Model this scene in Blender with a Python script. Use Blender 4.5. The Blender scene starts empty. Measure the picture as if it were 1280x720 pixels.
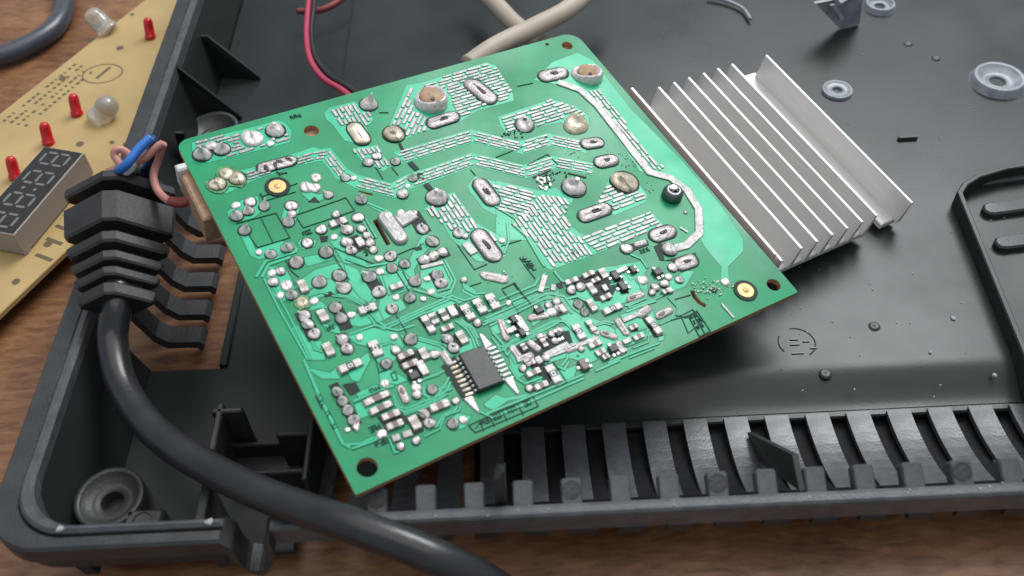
import bpy, math, random
from mathutils import Vector, Matrix
random.seed(7)
S = bpy.context.scene
COL = S.collection
# ------------------------------------------------------------------ camera
FPX, CX, CY = 1195.0, 640.0, 360.0            # focal length in photo pixels (1280 wide)
CAM_H = 0.2006
r_ = Vector((1, -.048, -.005)).normalized()
v_ = Vector((-57, -1350, 1195)).normalized()
v_ = (v_ - r_ * v_.dot(r_)).normalized()
n_ = r_.cross(v_)
if n_.y > 0: n_ = -n_
RW = Matrix((r_, v_, n_))                      # camera (x right, y down, z forward) -> world
C0 = Vector((0, 0, CAM_H))
cam = bpy.data.cameras.new('camera')
cam.sensor_width = 36.0
cam.lens = FPX / 1280 * 36.0
cam.clip_start, cam.clip_end = 0.005, 50
co = bpy.data.objects.new('camera', cam); COL.objects.link(co)
bx, by, bz = RW @ Vector((1, 0, 0)), RW @ Vector((0, -1, 0)), RW @ Vector((0, 0, -1))
co.matrix_world = Matrix(((bx.x, by.x, bz.x, 0), (bx.y, by.y, bz.y, 0), (bx.z, by.z, bz.z, CAM_H), (0, 0, 0, 1)))
cam.dof.use_dof = True
cam.dof.focus_distance = 0.252
cam.dof.aperture_fstop = 18
S.camera = co
# ------------------------------------------------------------------ world, window light, exposure
W = bpy.data.worlds.new('World'); S.world = W; W.use_nodes = True
bg = W.node_tree.nodes['Background']
bg.inputs[0].default_value = (0.80, 0.90, 1.0, 1); bg.inputs[1].default_value = 0.50
def area(name, az, el, dist, sx, sy, power, col, tgt=(0.03, 0.19, 0.03)):
    l = bpy.data.lights.new(name, 'AREA'); l.shape = 'RECTANGLE'; l.size = sx; l.size_y = sy
    l.energy = power; l.color = col
    o = bpy.data.objects.new(name, l); COL.objects.link(o)
    a, e = math.radians(az), math.radians(el)
    d = Vector((math.sin(a) * math.cos(e), math.cos(a) * math.cos(e), math.sin(e)))
    o.location = Vector(tgt) + d * dist
    o.rotation_euler = (-d).to_track_quat('-Z', 'Y').to_euler()
    return o
area('window_light', 29, 49, 1.3, 0.70, 0.56, 15.0, (0.95, 0.98, 1.0))
area('overhead_fill_light', 20, 82, 1.6, 1.8, 1.8, 13.0, (1.0, 0.98, 0.96))  # added overhead fill lamp without a visible source
S.view_settings.view_transform = 'Standard'; S.view_settings.look = 'None'
S.view_settings.exposure = 0.0; S.view_settings.gamma = 1.0
S.view_settings.use_curve_mapping = False
# ------------------------------------------------------------------ pixel rays -> planes
def ray(px, py): return RW @ Vector(((px - CX) / FPX, (py - CY) / FPX, 1))
def g(px, py, z):
    d = ray(px, py); return C0 + d * ((z - CAM_H) / d.z)
# ------------------------------------------------------------------ materials
def mat(name, col, rough=.5, metal=0, spec=.5, noise=0, nscale=300, bump=0, bscale=800, coat=0, coatr=.1, rvar=0, stretch=None, trans=0):
    m = bpy.data.materials.new(name); m.use_nodes = True
    nt = m.node_tree; b = nt.nodes['Principled BSDF']
    b.inputs['Base Color'].default_value = (*col, 1); b.inputs['Roughness'].default_value = rough
    b.inputs['Metallic'].default_value = metal; b.inputs['Specular IOR Level'].default_value = spec
    b.inputs['Coat Weight'].default_value = coat; b.inputs['Coat Roughness'].default_value = coatr
    if trans: b.inputs['Transmission Weight'].default_value = trans
    tc = nt.nodes.new('ShaderNodeTexCoord'); src = tc.outputs['Object']
    if stretch:
        mp = nt.nodes.new('ShaderNodeMapping'); mp.inputs['Scale'].default_value = stretch
        nt.links.new(src, mp.inputs[0]); src = mp.outputs[0]
    def nz(sc, det=4):
        n = nt.nodes.new('ShaderNodeTexNoise'); n.inputs['Scale'].default_value = sc; n.inputs['Detail'].default_value = det
        nt.links.new(src, n.inputs['Vector']); return n.outputs['Fac']
    if noise:
        mr = nt.nodes.new('ShaderNodeMapRange'); mr.inputs[1].default_value = .3; mr.inputs[2].default_value = .7
        mr.inputs[3].default_value = 1 - noise; mr.inputs[4].default_value = 1 + noise
        nt.links.new(nz(nscale), mr.inputs[0])
        mx = nt.nodes.new('ShaderNodeVectorMath'); mx.operation = 'SCALE'; mx.inputs[0].default_value = col
        nt.links.new(mr.outputs[0], mx.inputs['Scale']); nt.links.new(mx.outputs[0], b.inputs['Base Color'])
    if rvar:
        mr = nt.nodes.new('ShaderNodeMapRange'); mr.inputs[1].default_value = .3; mr.inputs[2].default_value = .7
        mr.inputs[3].default_value = rough - rvar; mr.inputs[4].default_value = rough + rvar
        nt.links.new(nz(nscale * .6), mr.inputs[0]); nt.links.new(mr.outputs[0], b.inputs['Roughness'])
    if bump:
        bp = nt.nodes.new('ShaderNodeBump'); bp.inputs['Strength'].default_value = bump; bp.inputs['Distance'].default_value = .0005
        nt.links.new(nz(bscale), bp.inputs['Height']); nt.links.new(bp.outputs[0], b.inputs['Normal'])
    return m
M = dict(
    mask=mat('green_solder_mask', (.007, .245, .100), .36, spec=.28, noise=.20, nscale=55, rvar=.13, bump=.05, bscale=500),
    gap=mat('green_mask_gap', (.005, .135, .055), .36, spec=.25),
    pour=mat('green_mask_over_copper', (.036, .45, .24), .36, spec=.28, noise=.11, nscale=120, rvar=.08, bump=.05, bscale=600),
    fr4=mat('laminate_edge', (.42, .22, .10), .7, noise=.2, nscale=900),
    solder=mat('solder', (.70, .63, .61), .25, .42, noise=.18, nscale=900, rvar=.10, bump=.35, bscale=900),
    term=mat('solder_terminal', (.42, .375, .36), .38, .35, noise=.2, nscale=1200, rvar=.1, bump=.6, bscale=1300),
    tin=mat('tinned_copper', (.31, .298, .285), .40, .3, noise=.2, nscale=800, rvar=.1, bump=.3, bscale=1200),
    gold=mat('flux_stained_solder', (.58, .50, .37), .26, .35, noise=.3, nscale=600, rvar=.1, bump=.3, bscale=1500),
    brass=mat('fiducial_gold', (.62, .38, .15), .4, .4, noise=.1, nscale=900),
    stain=mat('olive_flux_stain', (.03, .20, .05), .3, noise=.4, nscale=500, bump=.3, bscale=900),
    burnt=mat('burnt_flux', (.035, .030, .026), .45, noise=.4, nscale=1200, bump=.5, bscale=1500),
    dark=mat('dark_ink', (.010, .022, .017), .5, spec=.2, noise=.2, nscale=700),
    silk=mat('black_silkscreen', (.006, .05, .03), .5, spec=.2),
    silkg=mat('faint_chip_print', (.045, .047, .047), .5), silkw=mat('white_print', (.78, .78, .75), .5),
    chip=mat('chip_black', (.022, .024, .024), .42, noise=.2, nscale=1500, bump=.15, bscale=3000),
    chipk=mat('resistor_black', (.016, .016, .017), .35),
    slat=mat('lit_satin_plastic', (.066, .071, .076), .34, noise=.25, nscale=260, rvar=.08, bump=.12, bscale=1500),  # window light on slats and rim lip put into a lighter grey
    tan=mat('capacitor_ceramic', (.36, .31, .26), .5, noise=.1, nscale=900),
    brown=mat('brown_ceramic', (.16, .115, .095), .45, noise=.2, nscale=900),
    white=mat('white_ceramic', (.75, .73, .70), .4),
    flux=mat('dried_flux', (.55, .62, .45), .25, noise=.3, nscale=900, bump=.6, bscale=1200),
    pale=mat('pale_highlight_plastic', (.26, .28, .30), .35, noise=.25, nscale=300),  # window gloss of the boss rings put into a paler colour
    alu=mat('brushed_aluminium', (.68, .655, .63), .48, .3, noise=.05, nscale=400, rvar=.06, bump=.20, bscale=900, stretch=(6, .25, 6)),
    gapshade=mat('vent_gap_shade', (.006, .007, .009), .7, spec=.2),  # near-black colour for the shade in the vent gaps
    plastic=mat('black_plastic', (.0175, .0225, .0225), .34, spec=.32, noise=.22, nscale=45, rvar=.07, bump=.04, bscale=1100),
    plasticg=mat('worn_black_plastic', (.030, .032, .033), .42, noise=.25, nscale=160, rvar=.08, bump=.2, bscale=1500),
    rubber=mat('black_rubber', (.016, .0155, .0155), .40, noise=.3, nscale=120, rvar=.08, bump=.07, bscale=900),
    cable=mat('black_cable_sheath', (.016, .017, .019), .31, noise=.2, nscale=120, rvar=.08, bump=.10, bscale=500),
    blue=mat('blue_insulation', (.03, .17, .55), .35), navy=mat('dark_blue_insulation', (.012, .04, .11), .4),
    pink=mat('brown_pink_insulation', (.50, .22, .18), .45), red=mat('red_insulation', (.42, .04, .085), .35),
    redb=mat('dark_red_insulation', (.22, .04, .035), .4), blackw=mat('black_insulation', (.012, .012, .013), .35),
    beige=mat('beige_sheath', (.40, .335, .27), .55, noise=.1, nscale=80), grey=mat('grey_cable_sheath', (.055, .06, .075), .3),
    led=mat('red_led_epoxy', (.50, .012, .015), .12), clear=mat('clear_led_epoxy', (.86, .83, .76), .08, trans=.75),
    phen=mat('tan_phenolic_board', (.44, .305, .13), .42, noise=.10, nscale=60, rvar=.08),
    dispf=mat('display_black_face', (.018, .016, .016), .35), disps=mat('display_grey_case', (.31, .26, .23), .5),
    seg=mat('unlit_segment', (.15, .15, .15), .4), ink=mat('brown_ink', (.12, .09, .05), .6),
    dust=mat('pale_dust', (.33, .33, .33), .8), steel=mat('dark_steel', (.16, .17, .17), .35, 1),
    hole=mat('tan_spacer', (.36, .23, .14), .7, noise=.2, nscale=600),
    tapf=mat('tape_white', (.6, .6, .58), .5),
)
# ------------------------------------------------------------------ mesh helpers
def link(name, me, m, parent=None, smooth=False):
    o = bpy.data.objects.new(name, me); COL.objects.link(o)
    if m is not None and not me.materials: me.materials.append(m)
    if smooth: me.polygons.foreach_set('use_smooth', [True] * len(me.polygons))
    if parent: o.parent = parent
    return o
class MB:
    def __init__(s): s.v = []; s.f = []
    def add(s, v, f):
        k = len(s.v); s.v += [tuple(p) for p in v]; s.f += [tuple(i + k for i in q) for q in f]; return s
    def loft(s, rings, cap0=True, cap1=True):
        n = len(rings[0]); v = [p for rg in rings for p in rg]; f = []
        for i in range(len(rings) - 1):
            for j in range(n):
                a, b = i * n + j, i * n + (j + 1) % n
                f.append((a, b, b + n, a + n))
        if cap0: f.append(tuple(range(n - 1, -1, -1)))
        if cap1: f.append(tuple((len(rings) - 1) * n + j for j in range(n)))
        return s.add(v, f)
    def prism(s, poly, z0, z1, ch=0.0):
        if area2(poly) < 0: poly = poly[::-1]
        rings = [[(x, y, z0) for x, y in poly]]
        if ch:
            rings += [[(x, y, z1 - ch) for x, y in poly], [(x, y, z1) for x, y in inset(poly, ch)]]
        else: rings += [[(x, y, z1) for x, y in poly]]
        return s.loft(rings)
    def box(s, x0, x1, y0, y1, z0, z1, ch=0.0):
        return s.prism([(x0, y0), (x1, y0), (x1, y1), (x0, y1)], z0, z1, ch)
    def build(s, name, m, parent=None, smooth=False):
        me = bpy.data.meshes.new(name); me.from_pydata(s.v, [], s.f); me.update()
        return link(name, me, m, parent, smooth)
def area2(p): return sum(p[i][0] * p[(i + 1) % len(p)][1] - p[(i + 1) % len(p)][0] * p[i][1] for i in range(len(p)))
def inset(p, d):
    n = len(p); out = []
    for i in range(n):
        a, b, c = Vector(p[i - 1]), Vector(p[i]), Vector(p[(i + 1) % n])
        e1, e2 = (b - a).normalized(), (c - b).normalized()
        n1, n2 = Vector((-e1.y, e1.x)), Vector((-e2.y, e2.x))
        m = n1 + n2
        if m.length < 1e-6: m = n1
        m.normalize(); k = max(.4, m.dot(n1)); q = b + m * (d / k); out.append((q.x, q.y))
    return out
def stadium(p, q, r, n=10):
    p, q = Vector(p), Vector(q); d = q - p
    a0 = math.atan2(d.y, d.x) if d.length > 1e-7 else 0
    out = []
    for i in range(n + 1):
        a = a0 + math.pi / 2 + math.pi * i / n; out.append((p.x + r * math.cos(a), p.y + r * math.sin(a)))
    for i in range(n + 1):
        a = a0 - math.pi / 2 + math.pi * i / n; out.append((q.x + r * math.cos(a), q.y + r * math.sin(a)))
    return out
def ribbon(pts, w):
    pts = [Vector(p) for p in pts]; L, R = [], []
    for i, p in enumerate(pts):
        a = (p - pts[i - 1]).normalized() if i else None
        b = (pts[i + 1] - p).normalized() if i < len(pts) - 1 else None
        t = ((a or b) + (b or a)).normalized(); nn = Vector((-t.y, t.x))
        k = 1 / max(.5, nn.dot(Vector((-(a or b).y, (a or b).x))))
        L.append(tuple(p + nn * w / 2 * k)); R.append(tuple(p - nn * w / 2 * k))
    return L + R[::-1]
def tube(pts, r, n=12, res=6, taper=None, cap=True):
    P = [Vector(p) for p in pts]; path = []
    for i in range(len(P) - 1):
        p0, p1, p2, p3 = P[max(i - 1, 0)], P[i], P[i + 1], P[min(i + 2, len(P) - 1)]
        for k in range(res):
            t = k / res
            path.append(.5 * ((2 * p1) + (p2 - p0) * t + (2 * p0 - 5 * p1 + 4 * p2 - p3) * t * t + (3 * p1 - p0 - 3 * p2 + p3) * t ** 3))
    path.append(P[-1]); rings = []; up = None
    for i, p in enumerate(path):
        t = (path[min(i + 1, len(path) - 1)] - path[max(i - 1, 0)]).normalized()
        if up is None: up = t.orthogonal().normalized()
        up = (up - t * up.dot(t)).normalized(); s_ = t.cross(up)
        rr = r if taper is None else r * (1 + (taper - 1) * i / (len(path) - 1))
        rings.append([p + up * rr * math.cos(2 * math.pi * j / n) + s_ * rr * math.sin(2 * math.pi * j / n) for j in range(n)])
    return MB().loft(rings, cap, cap)
def lathe(prof, n=32, c=(0, 0, 0)):
    rings = [[(c[0] + r * math.cos(2 * math.pi * j / n), c[1] + r * math.sin(2 * math.pi * j / n), c[2] + z) for j in range(n)] for r, z in prof]
    return MB().loft(rings, False, False)
def thing(name, label, cat, loc=(0, 0, 0), group=None):
    o = bpy.data.objects.new(name, None); COL.objects.link(o); o.location = loc; o.empty_display_size = .01
    o['label'] = label; o['category'] = cat; o['kind'] = 'thing'
    if group: o['group'] = group
    return o
def keep(o, parent):                          # parent without moving: child coordinates stay world coordinates
    o.parent = parent; o.matrix_parent_inverse = Matrix.Translation(-parent.location); return o

# ================================================================== TABLE
def wood():
    m = bpy.data.materials.new('reddish_wood'); m.use_nodes = True; nt = m.node_tree; b = nt.nodes['Principled BSDF']
    tc = nt.nodes.new('ShaderNodeTexCoord'); mp = nt.nodes.new('ShaderNodeMapping')
    mp.inputs['Rotation'].default_value = (0, 0, math.radians(-28)); mp.inputs['Scale'].default_value = (80, 330, 80)
    nt.links.new(tc.outputs['Object'], mp.inputs[0])
    n1 = nt.nodes.new('ShaderNodeTexNoise'); n1.inputs['Scale'].default_value = 1.6; n1.inputs['Detail'].default_value = 8; n1.inputs['Roughness'].default_value = .65
    n1.inputs['Distortion'].default_value = .5
    nt.links.new(mp.outputs[0], n1.inputs['Vector'])
    n2 = nt.nodes.new('ShaderNodeTexNoise'); n2.inputs['Scale'].default_value = 38; n2.inputs['Detail'].default_value = 5
    nt.links.new(tc.outputs['Object'], n2.inputs['Vector'])
    ad = nt.nodes.new('ShaderNodeMath'); ad.operation = 'MULTIPLY_ADD'; ad.inputs[1].default_value = .6
    sc = nt.nodes.new('ShaderNodeMath'); sc.operation = 'MULTIPLY'; sc.inputs[1].default_value = .4
    nt.links.new(n2.outputs['Fac'], sc.inputs[0]); nt.links.new(n1.outputs['Fac'], ad.inputs[0]); nt.links.new(sc.outputs[0], ad.inputs[2])
    cr = nt.nodes.new('ShaderNodeValToRGB'); e = cr.color_ramp.elements
    e[0].position, e[0].color = .34, (.080, .026, .010, 1); e[1].position, e[1].color = .66, (.30, .145, .062, 1)
    x = e.new(.48); x.color = (.175, .073, .030, 1)
    nt.links.new(ad.outputs[0], cr.inputs[0]); nt.links.new(cr.outputs[0], b.inputs['Base Color'])
    b.inputs['Roughness'].default_value = .45
    bp = nt.nodes.new('ShaderNodeBump'); bp.inputs['Strength'].default_value = .2; bp.inputs['Distance'].default_value = .0004
    nt.links.new(n1.outputs['Fac'], bp.inputs['Height']); nt.links.new(bp.outputs[0], b.inputs['Normal'])
    return m
t = MB().box(-.8, .9, -.25, 1.1, -.03, 0).build('table', wood())
t['kind'] = 'structure'

# ================================================================== PLASTIC TRAY
ZR, ZF = .030, .005                            # rim top, floor top
tray = thing('plastic_tray', 'black plastic lower shell of an appliance lying open, holding the green circuit board', 'tray', (.05, .2, 0))
def T(mb, name, m='plastic', smooth=False, parent=None):
    o = mb.build(name, M[m]); 
    keep(o, tray) if parent is None else None
    if parent is not None:
        o.parent = parent
    if smooth: o.data.polygons.foreach_set('use_smooth', [True] * len(o.data.polygons))
    return o
fl = [(-.0985, .0985), (-.052, .0985), (-.052, .1265), (.36, .1265), (.36, .62), (-.0985, .62), (-.0985, .2085), (-.0765, .2085), (-.0765, .1505), (-.0985, .1505)]
T(MB().prism(fl, .003, ZF, .0004), 'tray_floor')
pp = [(-.030, .1405), (.36, .1405), (.36, .62), (-.055, .62), (-.055, .235), (-.030, .215)]
T(MB().prism(pp, ZF - .001, .0078), 'raised_panel')
pe = [(.1283 + .0122 * k / 14, ZF + .0002 + .0026 * (.5 - .5 * math.cos(math.pi * k / 14))) for k in range(15)]
T(MB().add([(x, y, z) for x in (-.030, .36) for y, z in pe], [(k, k + 15, k + 16, k + 1) for k in range(14)]), 'panel_edge', 'plastic', True)
# left wall (two lengths) and rim
for y0, y1, xb in ((.2085, .62, -.0985), (.0955, .1505, -.0950)):
    T(MB().add([(-.1035, y0, ZR - .002), (-.1020, y0, ZR - .002), (xb, y0, ZF - .001), (xb - .003, y0, ZF - .001),
                (-.1035, y1, ZR - .002), (-.1020, y1, ZR - .002), (xb, y1, ZF - .001), (xb - .003, y1, ZF - .001)],
               [(3, 2, 1, 0), (4, 5, 6, 7), (0, 1, 5, 4), (1, 2, 6, 5), (2, 3, 7, 6), (3, 0, 4, 7)]), 'side_wall')
def rim_path(off, n=8):
    r = .0115; fo = off * (.62 if off < 0 else 1); cx, cy = -.102 + off + r, .0935 + fo + r
    pts = [(-.102 + off, .62)]
    for i in range(n + 1):
        a = math.pi + math.pi / 2 * i / n; pts.append((cx + r * math.cos(a), cy + r * math.sin(a)))
    return pts
def rim_strip(name, o0, o1, z0, z1, ch, xe, m):
    a = rim_path(o0) + [(xe, .0935 + o0 * (.62 if o0 < 0 else 1))]; b = rim_path(o1) + [(xe, .0935 + o1 * (.62 if o1 < 0 else 1))]
    return T(MB().prism(a + b[::-1], z0, z1, ch), name, m)
XN0, XN1 = g(278, 652, ZR).x, g(338, 648, ZR).x     # cord notch in the front wall
rim_strip('rim', -.0072, -.0022, .0235, ZR - .0012, .0006, XN0, 'plasticg')
rim_strip('rim_lip', -.0021, .0004, .022, ZR, .0007, XN0, 'slat')  # lighter grey stands in for the lip's reflected highlight
rim_strip('rim_skirt', -.0056, -.0030, .0190, .0234, .0003, XN0, 'plastic')
# front rail and what curves under it
rp = [(.0938, .0224), (.0938, .0290), (.0934, .0297), (.0926, .0300), (.0914, .0299), (.0909, .0295), (.0907, .0288), (.0909, .0260), (.0911, .0232), (.0916, .0224)]
T(MB().loft([[(XN1, y, z) for y, z in rp], [(.36, y, z) for y, z in rp]]), 'front_rail', 'slat')
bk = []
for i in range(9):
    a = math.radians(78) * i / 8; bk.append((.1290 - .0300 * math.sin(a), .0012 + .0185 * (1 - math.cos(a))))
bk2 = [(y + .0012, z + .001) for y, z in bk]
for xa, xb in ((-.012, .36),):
    T(MB().loft([[(xa, y, z) for y, z in bk + bk2[::-1]], [(xb, y, z) for y, z in bk + bk2[::-1]]]), 'vent_shade_sheet', 'gapshade')  # added dark sheet standing in for the shade between the slats
# notch: a U-shaped dip of the wall
nb_ = MB(); rings = []
for i in range(17):
    a = math.pi * i / 16; cx = (XN0 + XN1) / 2; hw = (XN1 - XN0) / 2
    x = cx - hw * math.cos(a); z = ZR - .001 - .0125 * math.sin(a) ** .7
    rings.append([(x, .0885, z), (x, .0945, z), (x + .0016 * math.cos(a), .0945, z - .0022), (x + .0016 * math.cos(a), .0885, z - .0022)])
T(nb_.loft(rings), 'cord_notch', 'plasticg')
PIT = .0098
# curved slats of the front vent
SX0 = g(970, 523, ZF).x
def slat_mesh(w, y_in, z_in, y_out, z_out, th=.0016, n=12):
    rings = []
    for i in range(n + 1):
        a = math.radians(63) * i / n
        y = y_in + (y_out - y_in) * math.sin(a); z = z_in + (z_out - z_in) * (1 - math.cos(a))
        ny, nz = math.sin(a), math.cos(a)
        dy, dz = -ny * th * (1 if y_out > y_in else -1), -nz * th
        ww = w / 2 * (1, .84, .42)[max(0, i - n + 2)] if i > n - 2 else w / 2
        rings.append([(-ww, y, z), (-ww, y + dy, z + dz), (ww, y + dy, z + dz), (ww, y, z)])
    return MB().loft(rings)
sm = None
for i in range(-11, 30):
    x = SX0 + i * PIT
    if x < -.049: continue
    if sm is None:
        o = slat_mesh(.0056, .1275, ZF + .0006, .0945, .0265).build('vent_slat', M['slat'])
        o.data.polygons.foreach_set('use_smooth', [False] * len(o.data.polygons)); sm = o.data
    else: o = link('vent_slat', sm, None)
    keep(o, tray); o.matrix_parent_inverse = Matrix.Translation(-tray.location); o.location = (x, 0, 0)
# upright tabs behind the rail (every third carries an ejector mark)
TX0 = g(963, 617, ZR).x; tm = None
def tab_mesh():
    mb = MB(); L = .0058; c, s = math.cos(math.radians(24)), math.sin(math.radians(24))
    prof = stadium((0, -.002), (0, L - .0011), .0023, 6)
    prof = [(-.0021, -.0025), (.0021, -.0025), (.0021, L - .0006), (.0018, L - .0001), (.0013, L), (-.0013, L), (-.0018, L - .0001), (-.0021, L - .0006)]
    up = Vector((0, c, s)); nr = Vector((0, -s, c)); base = Vector((0, .0935, .0278))
    r0 = [base + Vector((x, 0, 0)) + up * y - nr * .0026 for x, y in prof]; r1 = [base + Vector((x, 0, 0)) + up * y for x, y in prof]
    r2 = [base + Vector((x * .86, 0, 0)) + up * (y - .0003) + nr * .0004 for x, y in prof]
    return mb.loft([r0, r1, r2])
def mark_mesh():
    up = Vector((0, math.cos(math.radians(24)), math.sin(math.radians(24)))); nr = Vector((0, -up.z, up.y)); b = Vector((0, .0935, .0278)) + up * .0034 + nr * .00045
    mb = MB(); R = lambda r, h: [b + Vector((r * math.cos(2 * math.pi * j / 20), 0, 0)) + up * r * math.sin(2 * math.pi * j / 20) + nr * h for j in range(20)]
    return mb.loft([R(.0019, -.0001), R(.0019, .00012), R(.00165, .00012), R(.0016, .00002)], False, True)
bumpm = None; markm = None
for i in range(-8, 14):
    x = TX0 + i * PIT
    if tm is None: o = tab_mesh().build('rail_tab', M['slat']); tm = o.data
    else: o = link('rail_tab', tm, None)
    o.parent = tray; o.matrix_parent_inverse = Matrix.Translation(-tray.location); o.location = (x, 0, 0); tb = o
    if i % 4 in (0, 3) and i in (-8, -4, -1, 4, 8):
        if markm is None: o = mark_mesh().build('ejector_mark', M['plasticg']); markm = o.data
        else: o = link('ejector_mark', markm, None)
        o.parent = tb
    if bumpm is None:
        b = MB().box(-.0026, .0026, .0914, .0935, .0200, .0226, .0006).build('rail_foot', M['plastic']); bumpm = b.data
    else: b = link('rail_foot', bumpm, None)
    b.parent = tray; b.matrix_parent_inverse = Matrix.Translation(-tray.location); b.location = (x + .0022, 0, 0)
# slats of the left vent: flat tongue on the floor, bent arm up to the rim
def left_slat(px0, px1, py):
    a = g(px1, py, ZF); b = g(px0, py - 3, ZF)
    y = a.y; w = .0026
    prof = [(-.1025, .0285), (-.0985, .0215), (b.x - .0015, ZF + .0045), (b.x + .0012, ZF + .0015), (a.x - .0012, ZF + .0012), (a.x, ZF - .0003)]
    mb = MB(); rings = []
    for k, (x, z) in enumerate(prof):
        rings.append([(x, y - w, z), (x, y + w, z), (x - .0012, y + w, z - .0024), (x - .0012, y - w, z - .0024)])
    T(mb.loft(rings), 'side_vent_slat', 'plasticg')
for q in ((243, 281, 317), (232, 273, 352), (225, 265, 387), (212, 258, 421), (250, 292, 284)): left_slat(*q)
T(MB().box(-.0775, -.0755, .1505, .2085, .0035, .0062, .0003), 'vent_edge')
# gusset ribs on the left wall
def plate(name, pts, th, axis=Vector((0, 1, 0)), m='plastic'):
    pts = [Vector(p) for p in pts]; n = axis.normalized() * th / 2
    return T(MB().loft([[p - n for p in pts], [p + n for p in pts]]), name, m)
def gusset(pt_top, zt, pt_bot, y_=None):
    a = g(*pt_top, zt); b = g(*pt_bot, ZF)
    y = a.y
    bxx = b.x
    plate('gusset_rib', [(a.x - .0008, y, zt), (a.x + .0016, y, zt - .0002), (bxx, b.y, ZF + .001), (bxx, b.y, ZF - .001), (-.0995, y, ZF - .001)], .0011)
gusset((212, 80), ZR - .0005, (303, 148)); gusset((253, 44), .0215, (326, 99)); gusset((222, 165), .024, (250, 190))
# screw bosses
def boss(px, py, z, ro, ri, h, name='screw_boss', m='plasticg', depth=None, fl=1.04):
    c = g(px, py, z + h); d = depth if depth is not None else h * .55
    prof = [(ro * fl, -h - .001), (ro, -.0003), (ro * .985, 0), (ro * .86, 0), (ro * .84, -.0002), (ri * 1.75, -d), (ri * 1.7, -d), (ri * 1.02, -d), (ri, -d - .0002), (ri * .95, -d - .006)]
    o = T(lathe(prof, 40, c), name, m, True)
    ho = T(lathe([(ri * .96, -d - .0028), (.00001, -d - .0028)], 24, c), 'boss_hole', 'blackw', parent=o)
    return o
boss(136, 621, ZF, .0075, .0025, .0135, depth=.0021)
boss(264, 160, ZF, .0085, .0026, .006, m='plasticg')
boss(1250, 95, .0078, .0078, .0026, .0026, m='pale', depth=.0020, fl=1.2)
boss(1047, 111, .0078, .0048, .0016, .0010, m='pale', depth=.0003)
boss(1101, 3, .0078, .0050, .0018, .0020, m='pale', depth=.0014, fl=1.2)
# block and ribs in the front-left corner
c = g(187, 654, .016)
T(MB().box(c.x - .0045, c.x + .0035, c.y - .0035, c.y + .002, ZF - .001, .0185, .0005), 'corner_block', 'plasticg')
T(lathe([(.0022, .0001), (.0019, .0003), (.0018, .0001), (.00001, .0001)], 20, (c.x - .0006, c.y - .0008, .0185)), 'ejector_mark', 'plasticg')
def wallbox(name, px, py, z, dx, dy, z0, m='plastic'):
    c = g(px, py, z); T(MB().box(c.x - dx / 2, c.x + dx / 2, c.y, c.y + dy, z0, z, .0003), name, m)
wallbox('inner_rib', 264, 562, .020, .0014, .0125, .004, 'plasticg')
wallbox('inner_rib', 283, 515, .020, .0070, .0012, .004, 'plasticg')
wallbox('inner_rib', 248, 655, .024, .0022, .0095, .004, 'plasticg')
wallbox('inner_rib', 380, 600, .020, .0013, .0200, .004)
wallbox('inner_rib', 366, 544, .018, .0075, .0012, .004)
wallbox('inner_rib', 340, 592, .012, .0170, .0012, .004)
wallbox('inner_rib', 335, 556, .010, .0180, .0012, .004)
wallbox('inner_rib', 230, 660, .016, .0090, .0014, .004)
# dark blade and gusset in the front vent
plate('vent_blade', [(0, 0, 0)], .001) if False else None
a = g(626, 634, .030); T(MB().add([(a.x - .0011, .0945, .022), (a.x + .0011, .0945, .022), (a.x + .0011, .0955, .0395), (a.x - .0011, .0945, .0375), (a.x - .0011, .108, .022), (a.x + .0011, .108, .022)],
   [(0, 1, 2, 3), (0, 3, 4), (1, 5, 2), (2, 5, 4, 3), (0, 4, 5, 1)]), 'vent_blade', 'plasticg')
p0, p1, p2, p3 = g(1003, 613, .0285), g(994, 568, .0300), g(937, 540, .0070), g(945, 572, .004)
d = (p1 - p2).cross(Vector((0, 0, 1)))
plate('vent_blade', [p0, p1, p2, p3], .0012, d)
# fan shroud wall at the right with slots
base = [g(1318, 570, .0078), g(1250, 400, .0078), g(1193, 257, .0078), g(1200, 246, .0078), g(1216, 236, .0078), g(1250, 226, .0078), g(1330, 214, .0078)]
poly = ribbon([(p.x, p.y) for p in base], .0016)
T(MB().prism(poly, .006, .0130, .0003), 'fan_shroud', 'plastic')
for k, (px, py, w, h) in enumerate(((1256, 222, .018, .0042), (1275, 258, .020, .0046), (1296, 300, .022, .0046))):
    c = g(px, py, .0098); T(MB().prism(stadium((c.x - w / 2 + .002, c.y), (c.x + w / 2, c.y + .002), h / 2, 5), .006, .0098, .0005), 'shroud_bar', 'plasticg')
# clip bracket at the top right, curved ring wall, mould marks
def quad(name, pts, th, m='pale'):
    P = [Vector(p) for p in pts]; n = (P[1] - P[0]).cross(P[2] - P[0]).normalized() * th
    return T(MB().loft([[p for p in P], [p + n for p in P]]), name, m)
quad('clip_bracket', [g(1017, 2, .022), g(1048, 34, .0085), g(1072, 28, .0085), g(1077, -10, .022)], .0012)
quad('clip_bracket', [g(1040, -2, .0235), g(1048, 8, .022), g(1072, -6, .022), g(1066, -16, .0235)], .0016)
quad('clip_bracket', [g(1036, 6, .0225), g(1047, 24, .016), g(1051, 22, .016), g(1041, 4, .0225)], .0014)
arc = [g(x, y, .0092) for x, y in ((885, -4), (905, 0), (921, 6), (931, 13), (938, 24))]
T(tube(arc, .0006, 8), 'ring_edge', 'pale', True)
c = g(996, 428, .0079)
mk = MB()
for a0, a1 in ((-60, 100), (150, 215)):
    P = [(c.x + .0046 * math.cos(math.radians(a0 + (a1 - a0) * i / 14)), c.y + .0046 * math.sin(math.radians(a0 + (a1 - a0) * i / 14)), .00785) for i in range(15)]
    k = tube(P, .00016, 6, 1); mk.add(k.v, k.f)
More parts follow.
